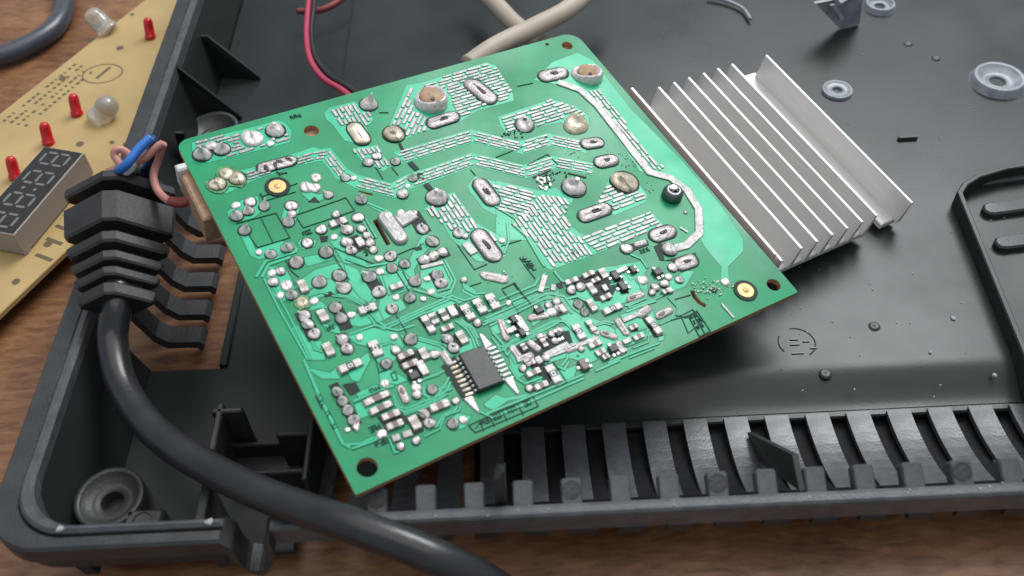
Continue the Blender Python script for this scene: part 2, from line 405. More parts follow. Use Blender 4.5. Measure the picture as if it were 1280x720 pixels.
for dx, dy, l in ((-.0015, .0008, .002), (-.0018, -.0008, .0024), (.0016, .0, .0016), (-.002, -.0036, .003), (.0030, -.0022, .0016)):
    mk.box(c.x + dx, c.x + dx + l, c.y + dy, c.y + dy + .00035, .0077, .0081)
T(mk, 'mould_mark', 'blackw')
for px, py in ((1032, 467), (1093, 408), (1135, 55), (1170, 73)):
    c = g(px, py, .0079); T(lathe([(.0016, -.0002), (.0013, .0003), (.0008, .0004), (.00001, .0001)], 14, c), 'mould_pip', 'plasticg', True)
q = g(1136, 174, .0079); T(MB().box(q.x - .0034, q.x + .0024, q.y - .0005, q.y + .0004, .0074, .0090, .0002), 'mould_pip', 'plasticg')
ru = random.Random(4)
ds = MB()
for k in range(110):
    px, py, z = ru.choice([(ru.uniform(860, 1270), ru.uniform(380, 500), .0079), (ru.uniform(480, 1270), 0, ZR), (ru.uniform(30, 120), ru.uniform(440, 640), ZF), (ru.uniform(880, 1270), ru.uniform(30, 380), .0079)])
    if py == 0: c = g(px, 643 - (px - 480) * .0475 + ru.uniform(-3, 8), ZR); c.y = min(max(c.y, .0897), .0934)
    else: c = g(px, py, z)
    s_ = ru.uniform(.00008, .00026) * (1.7 if ru.random() < .07 else 1); a = ru.uniform(0, 3)
    if z == ZF and c.x < -.0975: continue
    ds.prism([(c.x + s_ * math.cos(a + b) * ru.uniform(.6, 1.4), c.y + s_ * math.sin(a + b) * ru.uniform(.6, 1.4)) for b in (0, 1.5, 3, 4.6)], z - .0002, z + .00012)
for px, py, z, s_ in ((75, 661, ZR, .0009), (262, 652, ZR, .0008), (258, 653, ZR, .0005), (1191, 398, .0079, .0008), (1243, 469, .0079, .0007), (1163, 441, .0079, .0005), (117, 641, .016, .0003)):
    c = g(px, py, z)
    ds.prism([(c.x + s_ * math.cos(b) * ru.uniform(.6, 1.2), c.y + s_ * math.sin(b) * ru.uniform(.6, 1.2)) for b in (0, 1, 2, 3, 4, 5.2)], z - .0002, z + .0004, .0002)
o = T(ds, 'dust_specks', 'dust'); o['kind'] = 'stuff'

# ================================================================== CIRCUIT BOARD
# board frame: origin at its top-left corner, X along the far edge, Y away from the viewer, Z its face normal
BO = Vector((-0.08172053, 0.18427954, 0.05202705)); B1 = Vector((0.02051864, 0.24181813, 0.03935967)); B3 = Vector((-0.03346059, 0.09462591, 0.03466738))
bX = (B1 - BO).normalized(); bN = bX.cross(BO - B3).normalized(); bY = bN.cross(bX)
BW, BH = .118, .10329
BM = Matrix(((bX.x, bY.x, bN.x, BO.x), (bX.y, bY.y, bN.y, BO.y), (bX.z, bY.z, bN.z, BO.z), (0, 0, 0, 1)))
board = thing('circuit_board', 'green printed circuit board, solder side up, with silver joints and aluminium heat sink', 'circuit board')
board.matrix_world = BM
CR = dict(P=(0, 0, 1), C1=(220, 140, 5.141), C2=(400, 40, 5.142), C3=(600, 40, 5.142), C4=(440, 160, 5.536), C5=(620, 160, 5.142), C6=(270, 240, 6), C7=(420, 240, 5.142), C8=(640, 250, 5.142),
          D1=(330, 330, 6), D2=(500, 340, 6), D3=(600, 330, 5.142), D4=(780, 280, 5.143), D5=(380, 430, 5.54), D6=(530, 400, 5.145), D7=(400, 500, 4.267),
          E2=(640, 330, 9), E3=(740, 330, 9), E4=(620, 380, 9), E5=(720, 370, 9), E6=(620, 440, 9), E7=(480, 430, 10.283), E8=(440, 480, 8))
def bp(cr, x, y, z=0.0):
    ox, oy, s = CR[cr]; d = ray(ox + x / s, oy + y / s)
    P = BO + bN * z; t = (P - C0).dot(bN) / d.dot(bN); q = C0 + d * t - BO
    return Vector((q.dot(bX), q.dot(bY)))
def rows(txt):
    cr = None
    for line in txt.strip().splitlines():
        w = line.split()
        if not w: continue
        if len(w) == 1 and w[0] in CR: cr = w[0]; continue
        yield cr, w
def poly_of(cr, nums): return [bp(cr, nums[i], nums[i + 1]) for i in range(0, len(nums), 2)]
mm = .001
def Bd(mb, name, m, parent=None, smooth=False): return mb.build(name, M[m], parent or board, smooth)
# ---- laminate and solder mask with real holes
def circ(c, r, n=24): return [(c.x + r * math.cos(2 * math.pi * i / n), c.y + r * math.sin(2 * math.pi * i / n)) for i in range(n)]
def rrect():
    out = []
    for cx, cy, a0, r in ((BW - .0045, -.0045, 0, .0045), (.0030, -.0030, 90, .0030), (.0004, -BH + .0004, 180, .0004), (BW - .0006, -BH + .0006, 270, .0006)):
        for i in range(7):
            a = math.radians(a0 + 15 * i); out.append((cx + r * math.cos(a), cy + r * math.sin(a)))
    return out
holes = [circ(bp('P', 459, 584), .00215), circ(bp('P', 967, 356), .0018), circ(bp('P', 709, 57), .00165), circ(bp('P', 389.3, 163.5), .0019), circ(bp('P', 684, 55.3), .0006, 12)]
holes.append(poly_of('C7', [235, 185, 262, 172, 352, 335, 325, 345]))
holes.append(ribbon([bp('D4', *q) for q in ((436, 428), (455, 470), (485, 505), (525, 527))], .0011))
holes.append(poly_of('C4', [40, 440, 52, 433, 145, 456, 140, 470]))
def slab(name, z0, z1, m, infl=0):
    cu = bpy.data.curves.new(name, 'CURVE'); cu.dimensions = '2D'; cu.fill_mode = 'BOTH'
    for loop in [rrect()] + holes:
        sp = cu.splines.new('POLY'); sp.points.add(len(loop) - 1)
        for p, q in zip(sp.points, loop): p.co = (q[0], q[1], 0, 1)
        sp.use_cyclic_u = True
    cu.extrude = (z1 - z0) / 2
    o = bpy.data.objects.new(name, cu); COL.objects.link(o)
    dg = bpy.context.evaluated_depsgraph_get(); me = bpy.data.meshes.new_from_object(o.evaluated_get(dg))
    bpy.data.objects.remove(o)
    for v in me.vertices: v.co.z += (z0 + z1) / 2
    me.materials.clear(); return link(name, me, M[m], board)
slab('laminate', -1.6 * mm, -.06 * mm, 'fr4'); slab('solder_mask', -.055 * mm, 0, 'mask')
for px, py, r in ((709, 57, 2.4), (389.3, 163.5, 2.6)):
    c = bp('P', px, py); Bd(lathe([(r * mm, -2.6 * mm), (r * mm, -1.62 * mm), (.0003, -1.62 * mm), (.00001, -1.625 * mm)], 20, (c.x, c.y, 0)), 'spacer', 'hole')
# ---- obstacles for the tinned bars
OBST = []
def dseg(p, a, b):
    ab = b - a; t = 0 if ab.length < 1e-9 else max(0, min(1, (p - a).dot(ab) / ab.length_squared)); return (p - a - ab * t).length
zc = [0]
ZCN = {}
def znext(base): ZCN[base] = ZCN.get(base, 0) + 1; return base * mm + ZCN[base] * .0004 * mm
def pour(pl, name='copper_pour', m='pour', base=.01, gap=0):
    if gap:
        q = [tuple(p) for p in pl]
        if area2(q) < 0: q = q[::-1]
        Bd(MB().prism(inset(q, -gap), 0, znext(base)), 'mask_gap', 'gap')
    return Bd(MB().prism([tuple(p) for p in pl], 0, znext(base), .00002), name, m)
def trace(pts, w, name='copper_trace', m='pour', base=.155): return Bd(MB().prism(ribbon(pts, w), 0, znext(base)), name, m)
# ---- copper areas under the mask
POURS = '''C1
100 195 660 52 705 72 745 120 735 195 345 292 200 325 110 305
220 425 515 350 880 225 960 245 960 270 905 320 780 345 520 430 330 520 230 515
C2
25 520 60 485 225 445 250 470 330 530 345 560 300 615 330 700 260 720 160 700 85 600 40 560
440 615 555 340 660 322 1070 195 1130 215 1240 395 1245 440 1015 505 905 575 700 630 545 690
C3
118 545 460 430 620 480 700 540 705 600 640 640 520 580 340 615 170 650 130 600
C4
0 140 180 115 195 160 275 262 215 300 60 220
800 400 850 335 1218 425 1218 720 1170 720 1090 650 910 560 815 440
C5
0 335 270 400 380 385 480 440 500 460 440 540 440 590 480 640 590 695 590 720 0 720
720 340 770 300 900 330 970 430 965 475 760 560 640 485 690 430
C8
60 0 345 0 335 130 470 240 890 70 985 165 500 360 250 448 205 425 130 280 0 170 0 30
C7
560 120 640 30 760 0 900 195 1095 305 1095 410 1060 430 960 460 890 420 740 300 640 110
P
668 100 690 78 722 66 742 76 790 138 850 198 902 258 929 299 929 314 910 333 911 350 901 348 902 334 883 311 873 296 880 280 876 258 858 232 835 222 800 214 776 180 746 136 724 113 700 106
C6
80 150 190 60 315 30 335 150 290 190 200 215 110 212
515 85 590 75 630 115 600 215 545 275 490 215
180 315 250 320 295 430 490 370 580 375 607 420 590 455 320 505 260 480
610 385 640 350 760 365 735 410 650 430
660 490 760 470 870 480 875 505 690 555 665 530
690 620 740 585 960 520 990 600 800 720 560 720
640 0 720 0 760 20 870 0 900 30 720 80 650 20
350 620 400 560 520 560 590 700 420 720
840 340 930 330 1010 470 1100 500 1150 560 960 530
1100 80 1140 75 1300 150 1290 180
C7
0 440 70 470 180 520 165 560 260 700 160 720 60 540
260 500 370 420 470 440 540 300 570 270 650 300 560 400 500 500 520 600 300 700 250 600
300 540 420 500 480 560 450 620 340 660
545 500 640 455 720 480 760 570 740 620 640 660 540 610
820 590 860 600 930 670 890 680 810 640
740 300 870 360 960 450 900 440 790 340
D1
10 60 150 15 205 110 245 240 120 290 75 240
330 215 480 110 640 150 760 285 690 300 520 225 350 265
600 0 700 40 830 240 790 290 720 250 640 150
640 390 700 370 880 325 905 420 720 470 650 455
870 250 1000 225 1070 330 900 420 860 330
200 480 255 460 335 590 430 575 460 720 340 720 280 640
620 540 820 480 1000 515 1050 620 900 640 700 600
350 290 430 280 480 330 410 330 345 350
440 450 640 480 560 520 470 500
D5
20 165 180 200 220 170 300 190 240 240 120 240
300 190 400 90 445 60 460 110 380 260 330 250
360 340 480 290 620 260 640 280 390 390
350 420 470 380 520 420 490 480 380 520
520 200 600 180 720 250 640 280 530 260
460 0 640 0 640 100 560 170 480 90
980 560 1030 600 1110 580 1160 500 1060 480
480 650 540 590 590 640 520 660
D2
0 380 200 290 380 190 480 220 420 250 200 330 130 340 0 420
0 470 150 500 330 560 400 630 350 640 250 590 60 560
440 560 520 500 560 440 590 560 450 610
680 420 760 350 820 320 860 380 740 460 700 470
820 240 1000 170 1190 140 1200 200 1000 250 860 290
D6
385 540 460 480 520 500 690 470 640 500 540 520 450 580 400 560
540 210 620 150 720 100 900 90 1029 140 1029 200 760 260 600 380 560 300
650 330 700 260 860 330 990 290 960 370 860 410 700 400
D3
320 330 440 220 520 190 620 250 660 330 780 370 860 420 980 460 900 540 700 640 560 600 420 640 220 640 180 560 260 480 420 420 560 400 480 300 340 400
540 130 700 50 800 20 960 10 1060 30 1080 190 950 240 860 270 760 300 640 210
900 330 1070 270 1110 300 1160 430 1080 470 900 540 870 420 940 370
E3
900 170 1060 80 1150 80 1050 250 920 300 830 230
280 20 540 -30 620 60 560 140 430 180
E5
480 640 560 590 640 580 560 620
930 460 1000 440 980 500 930 510
'''
npour = 0
for cr, w in rows(POURS):
    npour += 1; pour(poly_of(cr, [float(q) for q in w]), gap=.22 * mm if npour > 12 else .12 * mm)
# ---- tinned bars on the heavy-current tracks
BARS = []
BW_, BL_, BP_ = .62 * mm, 3.5 * mm, .95 * mm
def inpoly(p, pl):
    c = False; n = len(pl)
    for i in range(n):
        a, b = pl[i], pl[i - 1]
        if (a.y > p.y) != (b.y > p.y) and p.x < (b.x - a.x) * (p.y - a.y) / (b.y - a.y) + a.x: c = not c
    return c
HP_ = 1.14 * mm
def hatch(pl, d):
    d = d.normalized(); nn = Vector((-d.y, d.x)); c = sum(pl, Vector((0, 0))) / len(pl)
    ks = [(p - c).dot(nn) for p in pl]; k0 = math.ceil(min(ks) / HP_); k1 = math.floor(max(ks) / HP_)
    for k in range(k0, k1 + 1):
        o = c + nn * (k + .15) * HP_; step = .14 * mm; t = -.05; run = None; runs = []
        while t < .05:
            i = inpoly(o + d * t, pl)
            if i and run is None: run = t
            if not i and run is not None: runs.append((run, t)); run = None
            t += step
        for a, b in runs:
            s = a + .2 * mm - (1.5 * mm if k % 2 else 0)
            while s < b - .8 * mm:
                e = min(s + 3.9 * mm * random.uniform(.9, 1.1), b - .2 * mm); s0 = max(s, a + .15 * mm)
                if e - s0 > 1.0 * mm: BARS.append((o + d * s0, o + d * e, .80 * mm))
                s = e + .5 * mm
def strip(pts, nrow):
    for r in range(nrow):
        off = (r - (nrow - 1) / 2) * BP_; L = ribbon(pts, 2 * abs(off) + 1e-9); n = len(pts)
        side = [Vector(p) for p in (L[:n] if off >= 0 else L[n:][::-1])]
        for i in range(n - 1):
            a, b = side[i], side[i + 1]; l = (b - a).length; d = (b - a).normalized(); s = .3 * mm + (r % 2) * 1.2 * mm
            if r % 2 and l > 2 * mm: BARS.append((a + d * .25 * mm, a + d * 1.0 * mm, BW_))
            while s < l - .6 * mm:
                e = min(s + BL_ * random.uniform(.9, 1.1), l - .1 * mm)
                if e - s > .7 * mm: BARS.append((a + d * s, a + d * e, BW_))
                s = e + .5 * mm
SA = [bp('P', *q) for q in ((497, 197.5), (590, 170), (651, 185), (686, 174.5), (733, 184.5))]
SB = [bp('P', *q) for q in ((300, 223.5), (391, 195.5), (408, 193), (428, 218), (446, 227), (491, 238.5), (512, 227), (591.5, 199.5), (656, 214.6), (692, 202.8), (741, 211.5))]
for s_ in (SA, SB[4:]): trace(s_, 4.3 * mm, 'copper_pour', base=.01)
trace(SB[1:6], 4.0 * mm, 'copper_pour', base=.01)
UD, VD = Vector((1, 0)), Vector((0, -1))
def hp(cr, d, *n): 
    HATCH.append((poly_of(cr, n), d))
HATCH = []
hp('C1', UD, 120, 200, 660, 60, 700, 80, 735, 180, 345, 285, 130, 300)
hp('C2', VD, 50, 505, 220, 455, 330, 530, 300, 605, 175, 600, 130, 610)
hp('C4', VD, 0, 150, 180, 125, 265, 262, 215, 292, 60, 215)
a, b = bp('C2', 450, 600), bp('C2', 580, 350)
hp('C2', b - a, 575, 345, 640, 400, 600, 500, 690, 560, 690, 635, 560, 675, 450, 610)
hp('C2', UD, 640, 340, 1070, 205, 1130, 225, 1235, 380, 1235, 435, 1010, 497, 890, 560, 830, 420)
hp('C3', VD, 690, 375, 770, 370, 830, 440, 1030, 720, 960, 720, 800, 500)
hp('C5', VD, 735, 0, 830, 10, 1080, 260, 1060, 275, 1000, 260, 900, 180)
a, b = bp('C4', 960, 400), bp('C4', 1218, 470)
hp('P', b - a, 604, 227, 660, 238, 673, 245, 656, 275, 622, 262)
hp('P', VD, 652, 265, 675, 243, 700, 246, 714, 252, 706, 268, 714, 287, 742, 318, 690, 335, 668, 303, 640, 280)
hp('P', UD, 716, 291, 731, 296, 813, 265, 829, 282, 746, 315)
a, b = bp('C4', 600, 570), bp('C4', 690, 700)
hp('C7', VD, 570, 125, 645, 40, 750, 10, 890, 200, 1060, 300, 1000, 330, 880, 260, 740, 260, 720, 230)
hp('C5', UD, 720, 345, 770, 320, 955, 430, 955, 470, 760, 552, 650, 482)
hp('C3', UD, 125, 550, 460, 438, 640, 490, 690, 540, 690, 590, 520, 575, 340, 608, 175, 640)
# ---- solder joints:  x y radius kind   (t tip, f flat, b ball, y flux-stained, k crater, o brown; R dark ring)
JOINTS = '''C1
170 275 55 tR
292 240 52 tR
232 222 40 b
490 172 70 f
640 122 57 sR
605 205 25 f
268 467 52 yR
395 430 52 yR
325 400 46 y
900 425 34 f
840 485 44 f
895 490 34 f
980 535 30 l
1090 425 30 l
385 603 28 f
478 580 36 fR
567 610 34 t
466 640 34 t
392 672 38 tR
742 605 38 fR
745 660 28 b
722 710 38 t
C2
312 468 52 tR
475 658 64 yR
715 440 108 k
C3
690 278 88 k
285 600 56 o
615 598 76 y
C4
173 198 32 fR
112 240 36 l
302 235 32 t
350 463 36 bR
420 352 30 t
10 350 22 f
385 405 20 f
585 487 66 sR
65 498 38 t
C5
825 352 78 yR
500 385 68 sR
C8
735 315 36 fR
1010 320 46 b
1030 435 28 f
C6
215 290 45 tR
320 455 25 f
412 470 42 t
535 422 45 t
685 385 42 fR
825 455 50 tR
603 530 52 tR
925 630 50 tR
775 680 50 tR
1090 62 42 t
900 172 30 b
790 285 40 fR
1065 195 42 fR
985 287 45 l
1090 280 33 b
885 340 28 f
1130 330 30 b
980 380 44 b
1155 385 36 b
1015 440 40 oR
1180 440 30 b
485 600 34 b
420 612 32 f
430 680 40 b
1145 640 46 tR
C7
555 240 38 o
620 320 40 l
565 440 34 b
625 415 34 b
685 390 34 b
650 537 36 t
675 590 38 o
440 465 34 t
360 492 35 t
350 416 38 o
275 430 28 f
283 515 26 f
215 545 42 l
275 645 42 o
507 577 38 t
475 682 36 t
585 560 22 f
610 645 24 f
385 680 22 f
560 690 20 f
790 268 36 o
830 287 20 b
1065 315 22 f
820 570 20 b
415 135 24 f
D1
170 165 46 f
210 235 44 t
120 240 30 f
285 295 46 y
375 282 32 f
600 182 52 l
305 390 45 l
330 455 45 l
378 527 46 o
535 330 45 t
580 410 45 t
655 385 30 f
960 340 42 o
870 60 28 f
1095 255 38 t
990 255 22 f
590 570 45 l
625 640 45 o
715 555 28 f
975 550 28 f
985 645 32 b
1100 568 48 t
D2
580 388 30 b
812 235 22 f
358 505 42 l
400 572 42 o
E2
665 300 50 b
770 262 54 b
745 460 52 t
815 548 48 t
410 470 44 b
500 430 48 b
445 548 55 f
E3
565 186 58 f
905 46 50 fR
710 266 48 b
812 226 50 b
672 325 38 b
980 182 44 oR
860 150 40 f
E4
620 342 42 b
710 300 42 b
660 422 38 b
560 610 45 b
490 370 38 b
1090 450 40 f
E6
300 192 42 b
370 412 42 b
E7
155 87 60 b
620 592 66 t
430 575 48 f
430 655 55 b
E8
725 302 54 l
775 395 55 o
485 632 40 b
640 572 42 b
1010 402 55 t
1110 362 42 f
300 500 48 f
1035 175 40 b
640 40 44 f
650 112 46 b
D5
232 333 38 t
268 397 38 t
303 462 38 t
345 530 40 t
300 598 18 f
560 277 32 f
570 140 38 t
D6
1010 190 20 b
65 225 30 b
'''
PROF = dict(t=[(1, 0), (.93, .13), (.76, .29), (.55, .45), (.37, .62), (.24, .84), (.17, 1.05), (.10, 1.18), (.0, 1.21)],
            s=[(1, 0), (.97, .14), (.88, .30), (.70, .44), (.48, .54), (.26, .66), (.18, .86), (.10, .95), (0, .96)],
            b=[(1, 0), (.96, .16), (.86, .32), (.66, .45), (.42, .53), (.2, .57), (0, .58)],
            f=[(1, 0), (.96, .10), (.84, .20), (.6, .27), (.3, .30), (0, .31)],
            k=[(1, 0), (.98, .2), (.92, .5), (.84, .72), (.76, .78), (.70, .70), (.66, .45), (0, .40)])
PROF['l'] = PROF['t']; PROF['y'] = PROF['s']; PROF['o'] = [(1, 0), (.95, .14), (.82, .27), (.6, .36), (.4, .44), (.22, .58), (.1, .64), (0, .64)]
def blob(name, p, q, r, kind, m, n=14, lean=(0, 0), hs=1.0, wob=.05, parent=None, z0=None):
    if z0 is None: z0 = .0002
    rings = []; ph = [random.uniform(0, 6.28) for _ in range(4)]; h = r * hs
    stad = (Vector(q) - Vector(p)).length > 1e-6; nn = n
    for k, (rr, zz) in enumerate(PROF[kind]):
        R = max(rr, .004) * r; base = stadium(p, q, R, nn // 2)
        ctr = (Vector(p) + Vector(q)) / 2
        ring = []
        for j, (x, y) in enumerate(base):
            a = 2 * math.pi * j / len(base)
            w = 1 + wob * (math.sin(2 * a + ph[0]) + .7 * math.sin(3 * a + ph[1]) + (.9 * math.sin(9 * a + ph[2]) if kind == 's' and k < 5 else 0))
            dx, dy = (x - ctr.x) * w, (y - ctr.y) * w
            z = zz * h * (1 + .10 * math.sin(a + ph[3] + k) * (zz < 1))
            if kind == 'k': z *= 1 + .75 * math.sin(a - 1.9)
            ring.append((ctr.x + dx + lean[0] * zz * r, ctr.y + dy + lean[1] * zz * r, z0 + z))
        rings.append(ring)
    if z0 == .0002: rings.insert(0, [(x, y, 0) for x, y, z in rings[0]])
    return MB().loft(rings, False, True).build(name, M[m], parent or board, True)
def darkring(p, q, r): 
    z = znext(.25)
    Bd(MB().prism(stadium(p, q, r, 9), 0, z, .00003), 'solder_resist_ring', 'dark')
for cr, w in rows(JOINTS):
    x, y, rp = map(float, w[:3]); k = w[3][0]
    c = bp(cr, x, y); r = (bp(cr, x + rp, y) - bp(cr, x - rp, y)).length / 2 * 1.08
    if 'R' not in w[3] and k in 'tblo': darkring(c, c, r * 1.10)
    if 'R' in w[3]: darkring(c, c, r * (1.14 if r > 1.4 * mm else 1.12))
    lean = (random.uniform(-.4, .4), random.uniform(-.35, .35))
    if k == 'l': lean = (-.75, .35)
    m = {'y': 'gold', 'k': 'solder', 'o': 'solder'}.get(k, 'solder')
    hs = {'k': .50, 'y': .7, 't': random.uniform(1.05, 1.45), 'l': 1.0, 's': 1.0}.get(k, 1.0)
    wob = {'k': .07, 'o': .07, 'y': .07, 's': .05}.get(k, .065)
    if k == 'y' and r < .0024:
        pl_ = [(c.x + r * 1.45 * random.uniform(.75, 1.15) * math.cos(a * .52), c.y + r * 1.45 * random.uniform(.75, 1.15) * math.sin(a * .52)) for a in range(12)]
        Bd(MB().prism(pl_, 0, znext(.235), .00003), 'flux_stain', 'stain')
    o = blob('solder_joint', c, c, r, k, m, 22 if k in 'ksy' else 14, lean if k not in 'fk' else (0, 0), hs, wob)
    OBST.append((c, c, r))
    if k == 'k':
        blob('hollow_pin', c, c + Vector((-.03, .04)) * r, r * .66, 'f', 'hole', 14, parent=board, z0=.0003 + r * .22)
        e = c + Vector((-.12, -.35)) * r; Bd(lathe([(r * .13, r * .20), (r * .10, .0004 + r * .45), (.00001, .0004 + r * .44)], 10, (e.x, e.y, 0)), 'pin_hole', 'burnt')
    if k == 'o' and r > 1.2 * mm or k in 's':
        e = c + Vector((random.uniform(-.15, .2), random.uniform(0, .25))) * r
        Bd(lathe([(r * .20, r * .3), (r * .17, .0003 + r * .95), (.00001, .0003 + r * .97)], 10, (e.x, e.y, 0)), 'clipped_lead', 'steel' if k == 'o' else 'solder')
# ---- oval joints: x1 y1 x2 y2 r flags   (d lead pit, R ring, y stained)
OVALS = '''C2
728 588 852 548 44 dR
985 345 1080 425 55 dR
225 622 270 690 52 yR
C3
420 287 520 265 46 dR
C5
582 105 652 95 40 dR
675 222 740 208 45 dR
570 568 698 522 46 dR
C4
892 398 965 496 56 dR
C7
925 290 1005 400 58 dR
960 538 1075 562 34 n
400 165 500 140 26 n
C8
928 230 1005 205 48 dR
1085 415 1150 392 46 dR
800 290 850 274 20 b
C1
560 362 735 318 42 bR
E2
220 610 370 580 48 n
500 490 600 540 34 n
E3
430 395 545 352 48 o
755 585 862 530 48 o
E4
55 205 112 385 42 n
190 505 255 595 42 n
270 628 390 582 40 n
800 515 890 482 46 n
380 440 470 510 40 n
1080 300 1130 330 30 n
E5
720 205 805 150 50 n
470 285 560 420 42 n
310 425 420 462 44 o
480 545 510 630 42 n
E7
600 152 700 122 42 n
765 135 840 250 50 n
E8
490 60 540 160 44 o
'''
for cr, w in rows(OVALS):
    x1, y1, x2, y2, rp = map(float, w[:5]); fl_ = w[5]
    p, q = bp(cr, x1, y1), bp(cr, x2, y2); r = (bp(cr, x1 + rp, y1) - bp(cr, x1 - rp, y1)).length / 2
    if 'R' in fl_: darkring(p, q, r * 1.15)
    OBST.append((p, q, r))
    blob('solder_joint', p, q, r, 'b', 'gold' if 'y' in fl_ else 'term', 16, hs=.62 if r < .0011 else .42, wob=.045)
    if 'd' in fl_:
        a = p.lerp(q, .42); b = p.lerp(q, .68)
        blob('clipped_lead', a, b, r * .30, 'f', 'burnt', 10, wob=.2, z0=.0002 + r * (.40 if r < .0011 else .25))
    if 'o' in fl_: blob('flux_stain', p.lerp(q, .05), p.lerp(q, .35), r * .45, 'f', 'brown', 10, wob=.12, z0=.0002 + r * (.40 if r < .0011 else .25))
    if 'b' in fl_ and r > .0012:
        for s_ in (0, .35, .55, .9): blob('flux_stain', p.lerp(q, s_) + Vector((.0004, .0006 if s_ > .4 else -.0009)), p.lerp(q, s_ + .1), r * .36, 'f', 'burnt', 10, wob=.2, z0=.0002 + r * .22)
# ---- now lay the bars, clear of joints
for pl, d in HATCH: hatch(pl, d)
strip(SA, 4); strip(SB[4:], 4); strip(SB[:5], 3)
keepb = []
for a, b, bw in BARS:
    L = (b - a).length; n = max(4, int(L / (.15 * mm))); best = None; run = None
    for k in range(n + 2):
        ok = k <= n
        if ok:
            pt = a.lerp(b, k / n); ok = all(dseg(pt, p, q) > r * 1.1 + .2 * mm for p, q, r in OBST if (p - pt).length < 9 * mm)
        if ok and run is None: run = k
        if not ok and run is not None:
            if best is None or k - 1 - run > best[1] - best[0]: best = (run, k - 1)
            run = None
    if best and (best[1] - best[0]) / n * L > .9 * mm: keepb.append((a.lerp(b, best[0] / n), a.lerp(b, best[1] / n), bw))
def barprism(mb, a, b, bw, z=.17 * mm):
    z += .16 * mm
    d = (b - a).normalized(); nn = Vector((-d.y, d.x)) * bw / 2 * random.uniform(.82, 1.22); e = d * BW_ * random.uniform(.25, .5); j = nn * random.uniform(-.15, .15); a = a + j; b = b + j * random.uniform(-1, 1) + d * random.uniform(-.1, .3) * mm
    pl = [a + nn * .55, a - nn * .55, a + e - nn, b - e - nn, b - nn * .55, b + nn * .55, b - e + nn, a + e + nn]
    return mb.prism([tuple(p) for p in pl], 0, z, .00009)
keepb.sort(key=lambda ab: -(ab[1] - ab[0]).length * (1.0 - .9 * ((ab[0].y + BH) / BH) * .3))
for a, b, bw in keepb[:290]: Bd(barprism(MB(), a, b, bw, random.uniform(.08, .16) * mm), 'tinned_bar', 'tin')
rest = MB()
for a, b, bw in keepb[290:]: barprism(rest, a, b, bw, random.uniform(.08, .16) * mm)
if rest.v: o = Bd(rest, 'tinned_bars', 'tin'); o['kind'] = 'stuff'
# ---- solid tinned tracks
def tinned(cr, pts, wpx, z=.18): 
    P = [bp(cr, *q) for q in pts]; w = (bp(cr, pts[0][0] + wpx / 2, pts[0][1]) - bp(cr, pts[0][0] - wpx / 2, pts[0][1])).length
    Bd(MB().prism(ribbon(P, w), 0, (z + .18) * mm + ZCN.get(9, 0) * .0007 * mm, .00012), 'tinned_track', 'tin'); znext(9)
tinned('P', [(697, 103), (725, 113), (746, 132), (779, 174), (790, 189), (812, 216), (838, 223), (858, 238), (873, 262), (874, 292), (858, 307), (832, 314)], 9.5)
tinned('E2', [(370, 130), (345, 230), (315, 320)], 65)
tinned('E2', [(465, 235), (460, 305)], 60)
tinned('E5', [(520, 285), (695, 210)], 60, .3)
tinned('E4', [(545, 590), (815, 455)], 75, .3)
tinned('E4', [(230, 640), (400, 580)], 70, .25)
tinned('E4', [(560, 600), (620, 580), (900, 480), (1150, 380)], 55, .22)
tinned('C7', [(830, 330), (890, 400)], 60, .2)
tinned('E8', [(400, 560), (480, 535)], 75, .4); tinned('E8', [(505, 520), (600, 490)], 75, .3)
tinned('C7', [(545, 490), (690, 455)], 30, .2)
tinned('C7', [(560, 330), (540, 340)], 10, .2)
# metal tab soldered flat beside the slot
tab = Bd(MB().prism(stadium(bp('C7', 318, 172), bp('C7', 412, 300), .0019, 8), 0, .0009, .0004), 'metal_tab', 'tin', smooth=False)
Bd(MB().prism(ribbon([bp('C7', *q) for q in ((400, 205), (430, 190), (505, 145))], .0032), 0, .0007, .0003), 'metal_tab_neck', 'tin', tab)
for q in ((335, 165), (420, 308)): 
    c = bp('C7', *q); blob('tab_rivet', c, c, .0011, 'f', 'solder', 10, parent=tab, z0=.0008)
# ---- dark printed blocks, silkscreen lines
BLOCKS = '''C7
480 195 530 118 615 250 520 265
512 430 710 358 738 408 545 482
593 528 640 503 712 600 690 640 645 625
163 540 235 508 330 655 258 690
490 365 545 345 555 370 520 380
C6
930 370 1060 318 1130 430 1000 472
1090 250 1150 240 1200 350 1150 370
775 330 840 330 835 370 790 380
690 75 740 35 780 80
885 195 950 180 975 240 890 255
1080 620 1150 590 1200 640 1200 700 1150 680
D1
228 375 318 343 432 532 338 582
490 305 572 283 668 478 572 505
530 530 615 515 680 650 590 690
445 225 500 205 530 235 460 250
D5
172 290 232 262 402 545 340 605
265 280 360 265 390 330 320 360
D2
340 500 430 470 470 560 400 600
120 340 180 310 270 470 220 460
800 330 850 320 930 470 880 500
380 250 420 235 470 330 430 345
D6
110 300 200 230 340 470 250 520
E8
250 330 500 240 560 400 340 460
540 330 690 300 720 470 620 520
E2
480 540 560 540 560 590 500 590
570 210 960 80 1180 260 1100 420 930 420 830 220 640 270
480 230 560 200 580 270 530 280
E3
190 90 300 60 420 330 330 340
400 30 500 20 510 110 430 110
E5
730 240 810 220 980 450 880 470
590 330 680 300 700 400 620 410
360 560 450 530 470 640 380 650
E4
170 120 250 110 340 340 250 360
180 480 480 400 640 330 820 300 860 430 500 620 250 640
E6
320 110 520 60 640 330 560 350
370 380 590 310 640 380 420 450
C8
690 300 870 260 880 290 740 345
910 300 960 270 980 390 1180 340 1190 400 950 390
E7
140 150 420 80 560 380 380 500 200 300
'''
